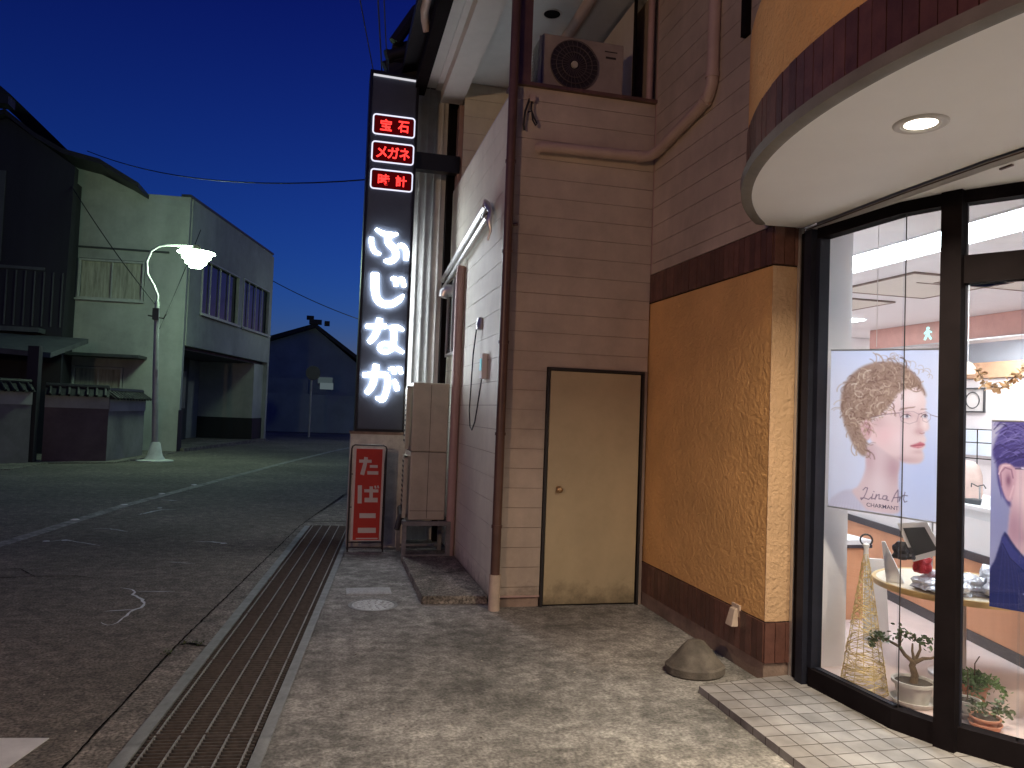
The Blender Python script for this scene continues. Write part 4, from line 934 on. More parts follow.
# ------------------------------------------------------------------ posters (flat printed sheets hung behind the glass)
import numpy as np
def print_mat():
    m, nt, out = nodes('printed_film'); N = nt.nodes.new; L = nt.links.new
    a = N('ShaderNodeAttribute'); a.attribute_name = 'ink'
    d = N('ShaderNodeBsdfDiffuse'); t = N('ShaderNodeBsdfTranslucent'); L(a.outputs['Color'], d.inputs[0]); L(a.outputs['Color'], t.inputs[0])
    x = N('ShaderNodeMixShader'); x.inputs[0].default_value = .55; L(d.outputs[0], x.inputs[1]); L(t.outputs[0], x.inputs[2])
    g = N('ShaderNodeBsdfGlossy'); g.inputs['Roughness'].default_value = .25; y = N('ShaderNodeMixShader'); y.inputs[0].default_value = .03
    L(x.outputs[0], y.inputs[1]); L(g.outputs[0], y.inputs[2]); L(y.outputs[0], out.inputs[0]); return m
M['print'] = print_mat()
class Print:
    """continuous-tone picture printed on a sheet; coordinates in drawing units, S units per cell"""
    def __init__(s, x0, x1, y0, y1, S, bg):
        s.x0, s.y0, s.S = x0, y0, S; s.W = int((x1-x0)/S)+1; s.H = int((y1-y0)/S)+1
        s.X, s.Y = np.meshgrid(x0+np.arange(s.W)*S, y0+np.arange(s.H)*S); s.I = np.zeros((s.H, s.W, 3)); s.I[:] = np.array(bg)/255
    def blur(s, m, r):
        k = max(0, int(round(r/s.S)))
        if k == 0: return m
        for _ in range(2):
            for ax in (0, 1):
                p = np.pad(m, [(k, k) if a == ax else (0, 0) for a in (0, 1)], mode='edge'); c = np.cumsum(p, axis=ax); z = np.zeros_like(np.take(c, [0], axis=ax)); c = np.concatenate([z, c], axis=ax)
                n = m.shape[ax]; m = (np.take(c, range(2*k+1, 2*k+1+n), axis=ax)-np.take(c, range(0, n), axis=ax))/(2*k+1)
        return m
    def mask(s, pts, n=5):
        out = []; m = len(pts)
        for i in range(m):
            p0, p1, p2, p3 = [np.array(pts[(i+k-1) % m], float) for k in range(4)]
            for j in range(n):
                t = j/n; out.append(.5*((2*p1)+(-p0+p2)*t+(2*p0-5*p1+4*p2-p3)*t*t+(-p0+3*p1-3*p2+p3)*t**3))
        r = np.zeros((s.H, s.W), bool); j = len(out)-1
        for i in range(len(out)):
            (xi, yi), (xj, yj) = out[i], out[j]
            if yi != yj: r ^= ((yi > s.Y) != (yj > s.Y)) & (s.X < (xj-xi)*(s.Y-yi)/(yj-yi)+xi)
            j = i
        return r.astype(float)
    def poly(s, c, pts, soft=2, a=1., clip=None):
        m = s.blur(s.mask(pts), soft)*a
        if clip is not None: m = m*clip
        s.I += (np.array(c)/255-s.I)*m[..., None]; return m
    def grad(s, c, p, r, a, clip=None):
        m = np.exp(-(((s.X-p[0])/r[0])**2+((s.Y-p[1])/r[1])**2))*a
        if clip is not None: m = m*clip
        s.I += (np.array(c)/255-s.I)*m[..., None]
    def line(s, c, pts, w, a=1.):
        P = np.array(pts, float); b0 = P.min(0)-w-4; b1 = P.max(0)+w+4
        i0, i1 = max(0, int((b0[1]-s.y0)/s.S)), min(s.H, int((b1[1]-s.y0)/s.S)+2); j0, j1 = max(0, int((b0[0]-s.x0)/s.S)), min(s.W, int((b1[0]-s.x0)/s.S)+2)
        if i1 <= i0 or j1 <= j0: return
        X = s.X[i0:i1, j0:j1]; Y = s.Y[i0:i1, j0:j1]; D = np.full(X.shape, 1e9)
        for p, q in zip(P, P[1:]):
            d = q-p; L = max(1e-6, (d*d).sum()); t = np.clip(((X-p[0])*d[0]+(Y-p[1])*d[1])/L, 0, 1); D = np.minimum(D, np.hypot(X-p[0]-t*d[0], Y-p[1]-t*d[1]))
        m = np.clip((w/2+s.S*.6-D)/(s.S*1.2), 0, 1)*a
        s.I[i0:i1, j0:j1] += (np.array(c)/255-s.I[i0:i1, j0:j1])*m[..., None]
    def sheet(s, place, parent):
        me = bpy.data.meshes.new('print'); vs = [tuple(place(s.X[i, j], s.Y[i, j])) for i in range(s.H) for j in range(s.W)]; O = ORG[parent.name]
        W_ = s.W; fs = [(i*W_+j, i*W_+j+1, (i+1)*W_+j+1, (i+1)*W_+j) for i in range(s.H-1) for j in range(W_-1)]
        me.from_pydata([(v[0]-O.x, v[1]-O.y, v[2]-O.z) for v in vs], [], fs)
        at = me.color_attributes.new('ink', 'FLOAT_COLOR', 'POINT'); I = np.clip(s.I, 0, 1); lin = np.where(I <= .04045, I/12.92, ((I+.055)/1.055)**2.4)
        at.data.foreach_set('color', np.concatenate([lin.reshape(-1, 3), np.ones((s.H*s.W, 1))], 1).astype(np.float32).ravel())
        me.materials.append(M['print']); o = bpy.data.objects.new('print', me); COL.objects.link(o); o.parent = parent; ORG[o.name] = O; return o
def poster1():
    A = Vector((2.776, 3.735, 0)); Bp = Vector((2.909, 3.082, 0)); zt0, zt1, zb0, zb1 = 1.922, 1.888, 1.033, 1.037
    nrm = Vector((-(Bp-A).y, (Bp-A).x, 0)).normalized()
    if nrm.x > 0: nrm = -nrm
    def W(px, py, lift=0):
        u, v = .5, .5
        for _ in range(5):
            xl = 55-27*v; xr = 490-15*v; u = (px-xl)/(xr-xl); yt = 42-4*u; yb = 670+70*u; v = (py-yt)/(yb-yt)
        u = max(0, min(1, u)); v = max(0, min(1, v)); s_ = u*4.28/(3.68+u*.6)
        return A.lerp(Bp, s_) + nrm*lift + Vector((0, 0, (zt0+(zt1-zt0)*s_)*(1-v)+(zb0+(zb1-zb0)*s_)*v))
    t = thing('advert_poster', (2.84, 3.4, 1.03), 'pale poster of a curly haired woman in profile wearing rimless glasses', 'poster')
    p = Print(26, 492, 36, 742, 2.0, (214, 219, 243)); rnd = random.Random(5)
    p.grad((190, 203, 244), (430, 560), (150, 200), .8); p.grad((228, 228, 244), (60, 300), (90, 300), .7); p.grad((203, 214, 246), (300, 60), (300, 60), .5)
    p.poly((206, 203, 224), [(24, 680), (50, 630), (110, 602), (160, 622), (200, 700), (120, 720)], 4)
    for k in range(10): p.line((186, 180, 205), [(40+k*13, 690), (60+k*11, 640), (90+k*8, 612)], 2, .5)
    neck = p.poly((222, 198, 204), [(190, 430), (184, 520), (154, 588), (128, 610), (165, 660), (200, 690), (312, 700), (318, 640), (314, 560), (320, 480), (260, 420)], 4)
    p.grad((186, 150, 160), (296, 520), (40, 60), .75, neck); p.grad((192, 158, 168), (200, 480), (26, 80), .6, neck); p.grad((236, 218, 224), (235, 600), (40, 70), .6, neck)
    hair = [(428, 232), (418, 190), (392, 145), (345, 104), (290, 88), (230, 92), (175, 110), (125, 150), (96, 205), (88, 270), (100, 335), (124, 400), (158, 458), (186, 466), (192, 400), (200, 340), (255, 300), (310, 240), (370, 205)]
    hm = p.poly((158, 132, 120), hair, 5)
    face = p.poly((232, 208, 210), [(322, 215), (380, 192), (416, 212), (430, 248), (427, 280), (433, 312), (442, 350), (438, 366), (421, 374), (425, 392), (430, 408), (422, 420), (425, 432), (413, 448), (420, 470), (410, 494), (380, 502), (335, 494), (290, 470), (236, 430), (203, 400), (200, 345), (236, 312), (285, 270)], 3)
    p.grad((240, 190, 196), (270, 385), (60, 50), .55, face); p.grad((246, 230, 232), (372, 232), (44, 34), .8, face); p.grad((203, 168, 174), (232, 330), (38, 34), .6, face); p.grad((196, 160, 168), (330, 488), (90, 18), .65, face)
    p.grad((202, 168, 174), (352, 306), (40, 18), .6, face); p.grad((198, 158, 164), (402, 372), (22, 14), .8, face); p.grad((200, 164, 170), (398, 330), (10, 34), .5, face); p.grad((206, 172, 178), (396, 454), (26, 9), .6, face); p.grad((246, 228, 230), (425, 340), (9, 26), .7, face); p.grad((244, 222, 226), (320, 400), (40, 40), .5, face)
    ear = p.poly((214, 176, 180), [(165, 340), (186, 322), (208, 332), (215, 358), (208, 386), (194, 406), (178, 392), (166, 366)], 2)
    p.line((176, 128, 134), [(176, 350), (188, 334), (203, 342), (206, 362), (198, 384)], 4, .7); p.grad((170, 120, 128), (192, 364), (8, 14), .7, ear); p.line((236, 206, 208), [(168, 348), (180, 328), (204, 330), (213, 352)], 4, .7)
    p.poly((196, 118, 130), [(364, 429), (390, 420), (404, 414), (412, 416), (424, 422), (420, 430), (402, 438), (380, 436)], 2); p.line((140, 74, 88), [(366, 430), (392, 427), (422, 425)], 3, .7); p.line((232, 176, 184), [(388, 433), (412, 432)], 3, .7)
    for k in range(18): x = 322+k*3.4; p.line((140, 112, 104), [(x, 284-abs(k-11)*-.3-k*.6), (x+7, 277-k*.35)], 2.4, .6)
    for k in range(8): p.line((140, 112, 104), [(408+k*3, 284-k*.4), (412+k*3, 279+k*.3)], 2.2, .6)
    for x, w in ((349, 18), (423, 11)):
        p.poly((236, 232, 238), [(x-w, 311), (x-w*.2, 303), (x+w*.8, 306), (x+w, 312), (x, 317)], 1); p.grad((84, 74, 92), (x+w*.25, 309), (6, 7), .95); p.line((92, 68, 70), [(x-w-3, 313), (x-w*.4, 303), (x+w*.4, 302), (x+w+1, 309)], 3, .85); p.line((170, 130, 136), [(x-w, 300), (x, 294), (x+w, 298)], 2, .6)
    p.line((168, 116, 120), [(404, 378), (412, 381), (422, 377)], 3, .8)
    hull = p.mask(hair, 2)
    k = 0
    while k < 520:
        x, y = rnd.uniform(84, 432), rnd.uniform(80, 470); ii, jj = int((y-p.y0)/p.S), int((x-p.x0)/p.S)
        if hull[ii, jj] < .5: continue
        k += 1; f = k/520; r = rnd.uniform(14, 46); a = math.atan2(y-250, x-330)+rnd.gauss(1.5, .7); sp = rnd.uniform(.5, 1.9)*rnd.choice((-1, -1, 1)); r = r if k % 4 else r*.45; sp = sp if k % 4 else sp*1.7; cx2, cy2 = x-r*math.cos(a), y-r*math.sin(a)
        pts = [(cx2+r*(1-.4*q/9)*math.cos(a+sp*q/9), cy2+r*(1-.4*q/9)*math.sin(a+sp*q/9)) for q in range(10)]
        lite = .35+.65*max(0, 1-math.hypot(x-170, y-260)/230); pal = [(112, 86, 78), (138, 112, 100), (172, 146, 130), (205, 182, 164), (228, 210, 194)]
        c = pal[min(4, max(0, int(rnd.gauss(1.0+2.2*f*lite+.6*f, .9))))]; p.line(c, pts, rnd.uniform(1.8, 6.5), rnd.uniform(.35, .7))
    for k in range(20):
        x = rnd.uniform(240, 448); y = 74+abs(x-285)**1.35*.06+rnd.uniform(-10, 26); r = rnd.uniform(8, 18); a = rnd.uniform(2.5, 4.2)
        p.line((176, 150, 134), [(x+r*math.cos(a+q*.33), y+r*math.sin(a+q*.33)) for q in range(11)], 2.0, .6)
    for (a, b) in (((205, 315), (322, 296)),): p.line((140, 116, 124), [a, (262, 302), b], 3.4, .9)
    p.line((250, 250, 255), [(212, 318), (262, 307)], 2, .7)
    p.line((150, 130, 142), [(322, 296), (330, 330), (362, 341), (392, 331), (401, 302), (380, 291), (340, 290), (322, 296)], 2, .65); p.line((130, 108, 118), [(400, 302), (412, 298)], 3, .9); p.line((150, 130, 142), [(412, 298), (416, 328), (432, 335), (447, 322), (447, 302), (430, 291), (412, 298)], 2, .65); p.line((130, 108, 118), [(446, 304), (480, 314)], 2.4, .9)
    ink = (96, 78, 104)
    for pts in ([(172,606),(182,596),(191,598),(186,614),(176,634),(165,645),(162,638),(178,638),(194,644),(206,634)], [(212,622),(206,642),(218,640)], [(215,612),(217,613)], [(226,624),(220,644),(228,628),(238,624),(236,642),(246,642)], [(268,630),(254,630),(250,642),(262,646),(270,632),(268,648),(276,648)], [(288,654),(302,624),(314,606),(314,632),(312,656)], [(296,638),(318,636)], [(322,632),(318,652),(324,638),(334,632)], [(342,616),(336,644),(340,656),(350,652)], [(332,628),(352,630)]):
        p.line(ink, pts, 3.0, .9)
    t.name = 'advert_poster'
    p.sheet(W, t)
    mb = MB(); mb.mat(pbr('print_ink', (.10, .07, .13), .6))
    text_into(mb, 'CHARMANT', (186, 316, 674, 658), lambda u, v, w_: W(u, v+(u-186)*.13-2, .0008+w_), .0004, .008)
    mb.build('lettering', None, t)
    MB().tube([A+Vector((0,0,zt0)), Bp+Vector((0,0,zt1))], .004, 6).build('hanging_rod', 'silver', t)
    MB().tube([A+Vector((0,0,zb0)), Bp+Vector((0,0,zb1))], .004, 6).build('hanging_rod', 'silver', t)
    MB().tube([A.lerp(Bp, .45)+Vector((0,0,zt0)), A.lerp(Bp, .45)+Vector((0,0,2.754))], .0015, 4).build('hanging_line', 'paper', t)
poster1()
def poster2():
    A = Vector((2.99, 2.862, 0)); d = Vector((.545, -.838, 0)).normalized(); nrm = Vector((-.838, -.545, 0)); Wd = .42; z0, z1 = .69, 1.545
    t = thing('advert_poster', (3.1, 2.7, .69), 'dark blue poster of a person with purple swept hair, cut by the right photo edge', 'poster')
    def W(x, y, lift=0): return A + d*((x-42)/129*.143) + nrm*lift + Vector((0, 0, z1-(y-75)/650*(z1-z0)))
    p = Print(42, 420, 75, 725, 2.0, (150, 150, 182)); rnd = random.Random(9)
    p.grad((120, 124, 168), (60, 420), (120, 160), .7); p.grad((176, 172, 190), (50, 110), (60, 80), .7)
    sk = p.poly((196, 166, 176), [(108, 225), (280, 205), (300, 300), (305, 380), (270, 440), (200, 455), (172, 480), (190, 570), (135, 545), (106, 490), (112, 360)], 3)
    p.grad((150, 116, 136), (125, 440), (34, 80), .8, sk); p.grad((222, 196, 202), (190, 330), (60, 60), .6, sk); p.grad((160, 126, 144), (180, 470), (60, 22), .7, sk)
    hr = p.poly((70, 62, 116), [(60, 140), (85, 92), (130, 78), (260, 77), (300, 120), (300, 190), (230, 202), (180, 222), (150, 236), (118, 240), (106, 300), (112, 372), (88, 340), (68, 290), (60, 225), (46, 190)], 3)
    for i in range(170):
        x = rnd.uniform(48, 200); y = rnd.uniform(80, 225); ln = rnd.uniform(40, 120); c = rnd.choice([(112, 104, 164), (88, 80, 140), (52, 44, 92), (40, 34, 74), (132, 124, 182)])
        if y > 250-x*.35 and x > 110: continue
        p.line(c, [(x+ln*q/7, max(80, y-26*math.sin(q/7*2.5)+q*1.2)) for q in range(8)], rnd.uniform(1.6, 4), rnd.uniform(.35, .75))
    for i in range(40): x = rnd.uniform(64, 104); p.line(rnd.choice([(88, 80, 140), (52, 44, 92)]), [(x, rnd.uniform(225, 260)), (x+6, 300), (x+14, rnd.uniform(320, 350))], 2, .5)
    er = p.poly((186, 150, 164), [(68, 245), (86, 224), (116, 228), (131, 252), (129, 290), (118, 345), (101, 352), (82, 312)], 2)
    p.line((128, 92, 116), [(80, 300), (76, 256), (92, 238), (114, 244), (120, 272)], 5, .7); p.grad((116, 80, 104), (104, 282), (10, 22), .85, er); p.line((216, 188, 196), [(70, 262), (84, 232), (108, 230)], 5, .7); p.line((214, 184, 192), [(110, 340), (122, 300)], 6, .5)
    p.poly((38, 44, 92), [(42, 604), (60, 560), (88, 470), (100, 466), (130, 505), (178, 548), (250, 568), (430, 600), (430, 730), (36, 730)], 2)
    for k in range(9): p.line((56, 64, 122), [(90+k*6, 480+k*8), (84+k*12, 560+k*10), (70+k*22, 720)], 3, .4)
    p.poly((52, 58, 116), [(90, 474), (130, 518), (176, 560), (160, 585), (112, 548), (84, 505)], 2); p.line((24, 28, 64), [(86, 502), (112, 548), (160, 586)], 3, .8)
    p.line((200, 204, 226), [(160, 664), (188, 667)], 3.2, .9); p.line((70, 56, 84), [(128, 240), (175, 238), (240, 248)], 4, .9); p.line((225, 225, 235), [(150, 236), (176, 240)], 5, .8); p.grad((60, 48, 74), (200, 262), (16, 8), .8)
    p.sheet(W, t)
    MB().tube([A+d*.2+Vector((0,0,z1)), A+d*.2+Vector((0,0,2.754))], .0015, 4).build('hanging_line', 'paper', t)
    MB().tube([A+Vector((0,0,z1)), A+d*Wd+Vector((0,0,z1))], .004, 6).build('hanging_rod', 'silver', t)
poster2()

# ------------------------------------------------------------------ pavement objects near the wall
t = thing('concrete_weight', (2.17, 4.03, 0), 'squat dome shaped concrete weight on the pavement beside the tiled step', 'concrete weight')
MB().lathe([(0, .0), (.165, .0), (.178, .012), (.178, .05), (.16, .062)], (2.17, 4.10, 0), 28, sy=.85).build('base', 'weight', t)
MB().lathe([(.165, .06), (.125, .105), (.078, .16), (.052, .186), (.03, .194), (0, .196)], (2.17, 4.10, 0), 28, sy=.85).build('dome', 'weight', t)
MB().prism([(2.499, 4.16, .30), (2.499, 4.25, .30), (2.499, 4.25, .37), (2.499, 4.16, .37)], (-.012, 0, 0)).build('vent_base', 'stub', B)
MB().hexa([(2.44, 4.165, .24), (2.487, 4.165, .24), (2.487, 4.245, .24), (2.44, 4.245, .24), (2.465, 4.175, .345), (2.487, 4.175, .35), (2.487, 4.235, .35), (2.465, 4.235, .345)]).build('vent_cap', 'stub', B, bevel=.005)

# ------------------------------------------------------------------ pylon sign
S = thing('pylon_sign', (.54, 8.3, 0), 'tall dark vertical shop sign with glowing white Japanese letters', 'sign')
SX0, SX1, SY, SZ0, SZ1 = .268, .80, 8.15, 1.235, 5.15
MB().box(SX0, SX1, SY+.03, SY+.34, SZ0, SZ1).build('cabinet', 'signtop', S, bevel=.006)
MB().box(SX0+.028, SX1-.028, SY+.018, SY+.029, SZ0+.03, SZ1-.06).build('face', 'signface', S)
fr = MB().box(SX0, SX0+.026, SY, SY+.029, SZ0, SZ1).box(SX1-.026, SX1, SY, SY+.029, SZ0, SZ1).box(SX0+.026, SX1-.026, SY, SY+.029, SZ0, SZ0+.028).box(SX0+.026, SX1-.026, SY, SY+.029, SZ1-.03, SZ1); fr.build('frame', 'signtop', S)
MB().tube([(SX0+.035, SY+.006, SZ1-.052), (SX1-.035, SY+.006, SZ1-.062)], .011, 10).build('light_tube', 'toptube', S)
def P(u, v, w_): return (u, SY+.017-w_, v)
def brush(mb, pts, w, place, depth, n=5, round_=True):
    """a thick rounded stroke: pts in sign coordinates, extruded out of the face"""
    P_ = [Vector(p) for p in pts]; Q = []
    m = len(P_)
    if m == 2: Q = P_
    else:
        for i in range(m-1):
            a, b, c, d = P_[max(0, i-1)], P_[i], P_[i+1], P_[min(m-1, i+2)]
            for k in range(n):
                t_ = k/n; Q.append(.5*((2*b)+(-a+c)*t_+(2*a-5*b+4*c-d)*t_*t_+(-a+3*b-3*c+d)*t_**3))
        Q.append(P_[-1])
    ws = w if isinstance(w, (list, tuple)) else [w]*2
    N_ = len(Q); L_ = []; R_ = []
    for i, p in enumerate(Q):
        t_ = (Q[min(i+1, N_-1)]-Q[max(0, i-1)]).normalized(); nn = Vector((-t_.y, t_.x)); f = i/(N_-1)*(len(ws)-1); k = min(int(f), len(ws)-2); ww = ws[k]+(ws[k+1]-ws[k])*(f-k)
        L_.append(p+nn*ww/2); R_.append(p-nn*ww/2)
    vs = []
    for l, r in zip(L_, R_): vs += [place(*l, 0), place(*r, 0), place(*l, depth), place(*r, depth)]
    fs = []
    for i in range(N_-1):
        a = 4*i; b = a+4; fs += [(a+2, a+3, b+3, b+2), (a, a+2, b+2, b), (a+1, b+1, b+3, a+3)]
    e = 4*(N_-1); fs += [(0, 1, 3, 2), (e, e+2, e+3, e+1)]
    mb.add(vs, fs)
def PG(cx_, cy_, w_):      # the letters' drawing grid laid on the sign face
    px = 355+cx_/3.27; py = 210+cy_/3.27
    return (.336+(px-(370-(py-226)*.0414))*.01062, SY+.017-w_, 3.441-(py-226)*.01067)
LET = [
 [([(68,60),(92,72),(120,74),(140,70)], [8,16,17,6]), ([(124,70),(108,88),(112,104),(130,122),(134,146),(118,162),(96,163)], [8,22,24,24,22,20,8]), ([(54,90),(55,112),(64,134),(84,142)], [15,15,16,6]), ([(142,108),(158,108),(169,126),(168,154)], [10,16,17,16])],
 [([(66,206),(66,262)], [28,28]), ([(66,258),(72,290),(92,306),(122,304),(146,288),(160,272)], [28,26,24,22,20,6]), ([(119,222),(132,220),(135,244)], [8,15,14]), ([(142,222),(156,220),(162,244)], [8,15,14])],
 [([(36,384),(104,380)], [14,16]), ([(82,356),(76,384),(66,412),(46,436)], [22,22,22,16]), ([(114,384),(140,380),(160,390)], [14,16,8]), ([(128,392),(128,428),(124,450)], [20,20,20]), ([(128,448),(112,462),(90,464),(80,450),(92,438),(112,438),(136,450),(160,464)], [14,13,13,13,13,15,16,10])],
 [([(28,544),(84,540),(104,542),(108,566),(102,600),(90,622),(70,616)], [17,17,19,19,20,20,8]), ([(70,508),(66,545),(56,580),(38,604)], [22,22,22,16]), ([(128,556),(136,572),(140,590)], [14,17,16]), ([(112,522),(126,518),(130,536)], [7,13,12]), ([(136,520),(148,516),(153,534)], [7,13,12])]]
for gl_ in LET:
    mb = MB()
    for i, (p_, w_) in enumerate(gl_): brush(mb, p_, [q_*.84 for q_ in w_], PG, .022+i*.0006)
    mb.build('letter', 'letter', S)
for gl_ in LET:            # added unseen letters on the back, to light the wall behind
    mb = MB()
    for i, (p_, w_) in enumerate(gl_): brush(mb, p_, w_, lambda a_, b_, c_: (SX0+SX1-PG(a_, b_, 0)[0], SY+.341+c_, PG(a_, b_, 0)[2]), .022+i*.0006)
    mb.build('letter', 'letter', S)
for s, (zb, zt), k_ in (('宝石', (4.455, 4.67), .10), ('メガネ', (4.155, 4.372), .03), ('時計', (3.858, 4.068), .07)):
    x0_, x1_ = .322, .768
    bx = MB().mat('redgrid').box(x0_+.01, x1_-.01, SY+.012, SY+.0175, zb+.01, zt-.01)
    bx.build('name_panel', None, S)
    tb = MB(); c_ = .018
    def rr(x0, x1, z0, z1, r): 
        pts = []
        for cx3, cz3, a0 in ((x1-r, z1-r, 0), (x0+r, z1-r, 90), (x0+r, z0+r, 180), (x1-r, z0+r, 270)):
            for k in range(4): pts.append((cx3+r*math.cos(R(a0+k*30)), SY+.008, cz3+r*math.sin(R(a0+k*30))))
        return pts + [pts[0], pts[1]]
    tb.tube(rr(x0_, x1_, zb, zt, .03), .0075, 6, caps=False); tb.build('border_tube', 'tube', S)
    n = len(s)
    cells = {2: [(.075, .20), (.265, .385)], 3: [(.045, .16), (.165, .29), (.295, .405)]}[n]
    for ch, (a, b) in zip(s, cells):
        mb = MB(); text_into(mb, ch, (x0_+a, x0_+b, zb+.045, zt-.045), lambda u, v, w_: (u, SY+.011-w_, v), .008, .02); mb.build('letter', 'redletter', S)
MB().box(SX1, 1.30, SY+.12, SY+.24, 4.16, 4.35).build('bracket', 'signtop', S)
MB().box(.235, .84, SY+.02, SY+.36, 0, 1.205).build('plinth', 'plinth', S)
MB().box(.225, .85, SY+.01, SY+.37, 1.206, 1.234).build('plinth_cap', 'foundation', S)

# tobacco stand sign
T = thing('standing_sign', (.43, 7.95, 0), 'red standing sign with white Japanese letters in front of the sign plinth', 'sign')
TY = 7.93
mb = MB()
mb.tube([(.245, TY, 0), (.245, TY, 1.06), (.252, TY, 1.085), (.275, TY, 1.10), (.57, TY, 1.10), (.595, TY, 1.085), (.602, TY, 1.06), (.602, TY, 0)], .008, 8)
mb.tube([(.245, TY+.14, 0), (.245, TY+.14, .9), (.245, TY, 1.05)], .008, 8).tube([(.602, TY+.14, 0), (.602, TY+.14, .9), (.602, TY, 1.05)], .008, 8)
for z in (.05, .10, .46, .80): mb.tube([(.245, TY, z), (.602, TY, z)], .006, 6)
mb.tube([(.245, TY, .04), (.245, TY+.14, .04)], .007, 6).tube([(.602, TY, .04), (.602, TY+.14, .04)], .007, 6)
mb.build('frame', 'acdark', T)
MB().box(.268, .58, TY-.012, TY+.012, .115, 1.072).build('board', 'tabwhite', T)
MB().box(.292, .558, TY-.016, TY-.0125, .125, 1.062).build('red_face', 'tabred', T)
def PT(u, v, w_): return (u, TY-.0165-w_, v)
def PB(cx_, cy_, w_):
    px = 335+cx_/5.9; py = 430+cy_/5.9
    return (.246+(px-(352-(py-448)*.03))*.01035, TY-.0165-w_, 1.072-(py-448)*.01033)
for gl_ in ([([(142,184),(214,184)], [18,18]), ([(182,160),(176,200),(160,264)], [22,22,24]), ([(204,214),(250,214)], [16,16]), ([(190,252),(254,252)], [20,20])],
            [([(148,326),(148,432)], [24,24]), ([(174,358),(256,358)], [18,18]), ([(214,332),(214,420)], [20,20]), ([(176,412),(252,412)], [26,26]), ([(236,328),(240,344)], [10,10]), ([(252,326),(256,342)], [9,9])],
            [([(148,504),(242,504)], [28,28]), ([(140,590),(244,590)], [30,30])]):
    mb = MB()
    for i, (p_, w_) in enumerate(gl_): brush(mb, p_, w_, PB, .003+i*.0006)
    mb.build('letter', 'tabwhite', T)
MB().box(.325, .545, TY-.0195, TY-.0165, .135, .147).build('stripe', 'tabwhite', T)

# ------------------------------------------------------------------ outdoor units
A_ = thing('outdoor_unit', (.97, 7.62, .36), 'tall white stacked outdoor condenser units on a metal stand by the side wall', 'air conditioner')
def cond(z0, z1, nm):
    c = MB().box(.80, 1.16, 7.44, 8.0, z0, z1).build(nm, 'acwhite', A_, bevel=.012)
    MB().box(.776, .799, 7.50, 7.97, z0+.05, z1-.05).build('grille', 'acwhite', c)
    f = MB()
    for k in range(10): f.box(.770, .7755, 7.51, 7.96, z0+.08+k*(z1-z0-.16)/10, z0+.10+k*(z1-z0-.16)/10)
    f.build('louvre', 'acdark', c)
    MB().box(.74, .775, 7.455, 7.475, z0+.02, z1-.04).box(.74, .80, 7.455, 7.475, z1-.06, z1-.04).build('guard', 'acwhite', c)
    return c
cond(1.075, 1.76, 'upper_unit'); cond(.40, 1.07, 'lower_unit')
MB().box(.978, .982, 7.4385, 7.4395, .42, 1.74).box(.81, 1.15, 7.4385, 7.4395, .49, .494).build('panel_seam', 'acdark', A_)
sd = MB()
for x in (.765, 1.20):
    for y in (7.42, 8.0): sd.box(x-.02, x+.02, y-.02, y+.02, 0, .35)
for y in (7.42, 8.0): sd.box(.75, 1.22, y-.02, y+.02, .351, .392); sd.box(.785, 1.18, y-.012, y+.012, .045, .07)
for x in (.765, 1.20): sd.box(x-.02, x+.02, 7.44, 7.98, .353, .39)
sd.build('stand', 'steel', A_)
MB().tube([(.70, 7.50, .30), (.735, 7.55, .42), (.76, 7.9, .46)], .03, 10).build('pipe', 'acdark', A_)
# balcony unit
A2 = thing('outdoor_unit', (1.87, 5.95, 4.09), 'air conditioner condenser with round fan on the balcony ledge', 'air conditioner')
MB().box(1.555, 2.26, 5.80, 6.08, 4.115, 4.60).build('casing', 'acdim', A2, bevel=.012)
fg = MB().mat('acdark').lathe([(0, 0), (.20, 0)], (0, 0, 0), 32)
o = MB().mat('acdark')
fc = Vector((1.825, 5.795, 4.365))
o.add([fc + Vector((.205*math.cos(k*.196), 0, .205*math.sin(k*.196))) for k in range(32)], [list(range(32))])
o.build('fan_opening', None, A2)
gr = MB()
for r_ in (.205, .155, .105): gr.tube([fc+Vector((r_*math.cos(k*.2618), -.012, r_*math.sin(k*.2618))) for k in range(25)], .004, 5, caps=False)
for k in range(28): a = k*2*math.pi/28; gr.tube([fc+Vector((.04*math.cos(a), -.012, .04*math.sin(a))), fc+Vector((.205*math.cos(a+.35), -.010, .205*math.sin(a+.35)))], .0026, 4, caps=False)
gr.build('fan_grille', 'acfan', A2)
MB().tube([fc+Vector((0,-.004,0)), fc+Vector((0,-.020,0))], .028, 20).build('fan_hub', 'acwhite', A2)
f = MB()
for k in range(14): f.box(1.535, 1.554, 5.82, 6.06, 4.16+k*.03, 4.168+k*.03)
f.box(1.53, 1.55, 5.815, 5.825, 4.14, 4.58); f.build('side_fins', 'acwhite', A2)
MB().box(2.09, 2.20, 5.797, 5.7995, 4.52, 4.528).box(2.10, 2.19, 5.797, 5.7995, 4.465, 4.482).build('badge', 'acdark', A2)
MB().box(1.62, 1.70, 5.78, 6.1, 4.09, 4.114).box(2.12, 2.20, 5.78, 6.1, 4.09, 4.114).build('feet', 'acdark', A2)

